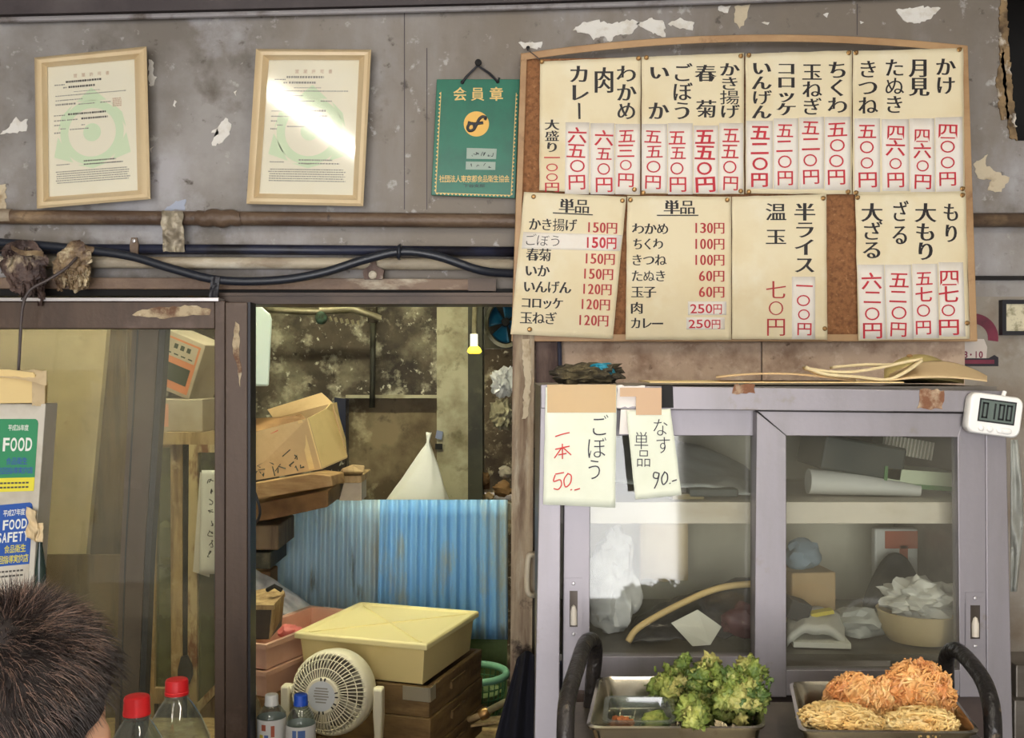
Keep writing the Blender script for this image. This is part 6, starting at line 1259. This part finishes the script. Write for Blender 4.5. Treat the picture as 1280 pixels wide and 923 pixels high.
# ---------------------------------------------------------------- customer seen from behind
M('skin', (206, 160, 130), .55, sss=.15); M('shirt', (40, 40, 48), .9, bump=(80, .2)); M('hair', (58, 46, 42), .36, layers=[((30, 24, 24), 9, .45, .65)], spec=.6); M('hair_light', (140, 112, 98), .34, spec=.7)
hc = Vector((P(16, 0, 1.0).x, 1.0, 1.107))
pr = thing('person', 'dark haired customer seen from behind at the lower picture corner, beside red capped bottles', 'person', (hc.x, hc.y - .1, .45))
m = MB()
ell = lambda cx, cy, z, rx, ry, n=32, e=2.2: [Vector((hc.x + cx + rx * math.copysign(abs(math.cos(a)) ** (2 / e), math.cos(a)), hc.y + cy + ry * math.copysign(abs(math.sin(a)) ** (2 / e), math.sin(a)), z + (hc.z - 1.125) * min(1, max(0, (z - .45) / .4)))) for a in [2 * math.pi * k / n for k in range(n)]]
m.loft([ell(0, -.05, .45, .16, .12), ell(0, -.05, .60, .155, .11), ell(0, -.05, .75, .18, .12), ell(0, -.045, .85, .205, .115), ell(0, -.035, .915, .20, .095), ell(0, -.02, .945, .13, .075), ell(0, -.01, .965, .066, .064), ell(0, 0, 1.0, .058, .062), ell(0, .012, 1.03, .06, .07), ell(0, .02, 1.055, .068, .088), ell(0, .012, 1.09, .074, .095), ell(0, .004, 1.13, .077, .098), ell(0, 0, 1.165, .077, .097), ell(0, -.003, 1.195, .068, .086), ell(0, -.003, 1.217, .046, .058), ell(0, -.003, 1.226, .015, .02)])
m.blob(hc + Vector((0, .108, -.02)), (.014, .022, .026), .0, 1, 3)
for s_ in (-1, 1):
    m.blob(hc + Vector((s_ * .080, .0, -.018)), (.010, .018, .031), .0, 1, 3, 0, Rz(-s_ * 25))
    m.tube(smoothpath([hc + Vector((s_ * .17, -.04, -.225)), hc + Vector((s_ * .215, -.03, -.30)), hc + Vector((s_ * .235, .0, -.42)), hc + Vector((s_ * .22, .10, -.46)), hc + Vector((s_ * .17, .24, -.41)), hc + Vector((s_ * .155, .29, -.395))], 5), [.055 - .03 * (k / 25) for k in range(26)], 16)
    for q in range(5):
        b_ = hc + Vector((s_ * (.14 + .010 * (q if q < 4 else -1.2)), .285, -.395 + (0 if q < 4 else .01))); ln = (.072, .08, .076, .06, .05)[q]
        dv = Vector((s_ * (.05 * (q - 1.5) if q < 4 else -.5), 1, -.12)).normalized()
        m.tube([b_, b_ + dv * ln * .5, b_ + dv * ln * .8 + Vector((0, 0, -.008)), b_ + dv * ln + Vector((0, 0, -.018))], [.011, .0085, .008, .006], 8)
    m.blob(hc + Vector((s_ * .15, .275, -.398)), (.04, .045, .015), 0, 1, 3)
bd = m.build('body', 'skin', pr, 'all')
rm = bd.modifiers.new('skin_surface', 'REMESH'); rm.mode = 'VOXEL'; rm.voxel_size = .005; rm.use_smooth_shade = True
sm_ = bd.modifiers.new('soften', 'SMOOTH'); sm_.iterations = 6
for s_ in (-1, 1):
    MB().blob(hc + Vector((s_ * .030, .092, .008)), (.012, .008, .0075), 0, 1, 2).build('eye', 'note_white', pr, True); MB().blob(hc + Vector((s_ * .030, .0985, .008)), (.005, .003, .005), 0, 1, 2).build('iris', 'dark', pr, True)
MB().blob(hc + Vector((0, .105, -.062)), (.022, .006, .006), 0, 1, 3).build('lips', 'print_pink', pr, True)
m = MB(); m.loft([ell(0, -.05, .44, .172, .132), ell(0, -.05, .60, .167, .122), ell(0, -.05, .75, .192, .132), ell(0, -.045, .85, .217, .127), ell(0, -.035, .922, .21, .107), ell(0, -.02, .955, .137, .083), ell(0, -.01, .968, .078, .076)], True, False)
for s_ in (-1, 1): m.tube(smoothpath([hc + Vector((s_ * .16, -.04, -.21)), hc + Vector((s_ * .215, -.03, -.29)), hc + Vector((s_ * .232, -.01, -.38))], 4), .064, 18)
m.build('shirt', 'shirt', pr, 'all')
# hair: a cap of hair plus loose strands
def scalp(th, ph):
    """th: azimuth (0 = right, 90 = towards the kitchen), ph: 0 crown .. pi"""
    x = math.sin(ph) * math.cos(th); y = math.sin(ph) * math.sin(th); z = math.cos(ph)
    return Vector((x * .083, y * .104 - .002, z * .098)) + hc + Vector((0, 0, .013)), Vector((x, y, z))
m = MB(); M('hair_base', (40, 32, 30), .85); m.sheet(lambda u, v: (lambda p, n: p + n * (.006 + .006 * noise.noise(n * 3.5) + .003 * noise.noise(n * 9)))(*scalp(2 * math.pi * u, .001 + v * (1.45 + .75 * max(0, -math.sin(2 * math.pi * u)) - .25 * max(0, math.sin(2 * math.pi * u))))), 72, 40)
hr = m.build('hair', 'hair_base', pr, 'all')
def hairs(n, seed, L0, L1, r0, name, mat, phmax):
    rnd = random.Random(seed); cu_ = bpy.data.curves.new(name, 'CURVE'); cu_.dimensions = '3D'; cu_.bevel_depth = r0; cu_.bevel_resolution = 0
    for k in range(n):
        th = rnd.uniform(0, 2 * math.pi); lim = phmax + .7 * max(0, -math.sin(th)) - .3 * max(0, math.sin(th)); ph = math.acos(1 - rnd.random() * (1 - math.cos(min(lim, 2.1))))
        p, nrm = scalp(th, ph); L_ = rnd.uniform(L0, L1) * (1 if ph < 1.4 else .6)
        down = Vector((0, 0, -1)); down = (down - nrm * down.dot(nrm)); sw = Vector((-nrm.y, nrm.x, 0)) * .8
        cl = noise.noise(nrm * 4 + Vector((seed, 0, 0))); cl2 = noise.noise(nrm * 4 + Vector((0, 9, 0)))
        d = (nrm * (.65 + .35 * cl) + down * .5 + sw * (.5 + cl2) + Vector((rnd.gauss(0, .16), rnd.gauss(0, .16), rnd.gauss(0, .16)))).normalized()
        s = cu_.splines.new('POLY'); s.points.add(4); q = p + nrm * .002
        for i in range(5):
            s.points[i].co = (q.x - hc.x, q.y - (hc.y - .1), q.z - .45, 1); s.points[i].radius = 1 - .8 * i / 4
            q = q + d * L_ / 4; d = (d + down * .30 + Vector((0, 0, -.14)) + nrm * .02 + sw * .15 * cl2).normalized()
    o = bpy.data.objects.new(name, cu_); COL.objects.link(o); cu_.materials.append(MATS[mat]); o.parent = pr; o['kind'] = 'stuff'; return o
hairs(7500, 1, .014, .036, .00045, 'hair_strands', 'hair', 1.35)
hairs(2600, 2, .014, .034, .00035, 'highlight_strands', 'hair_light', .95)  # highlights from light above, painted as paler strands on the crown
for o in bpy.data.objects:
    if '_o' in o: del o['_o']
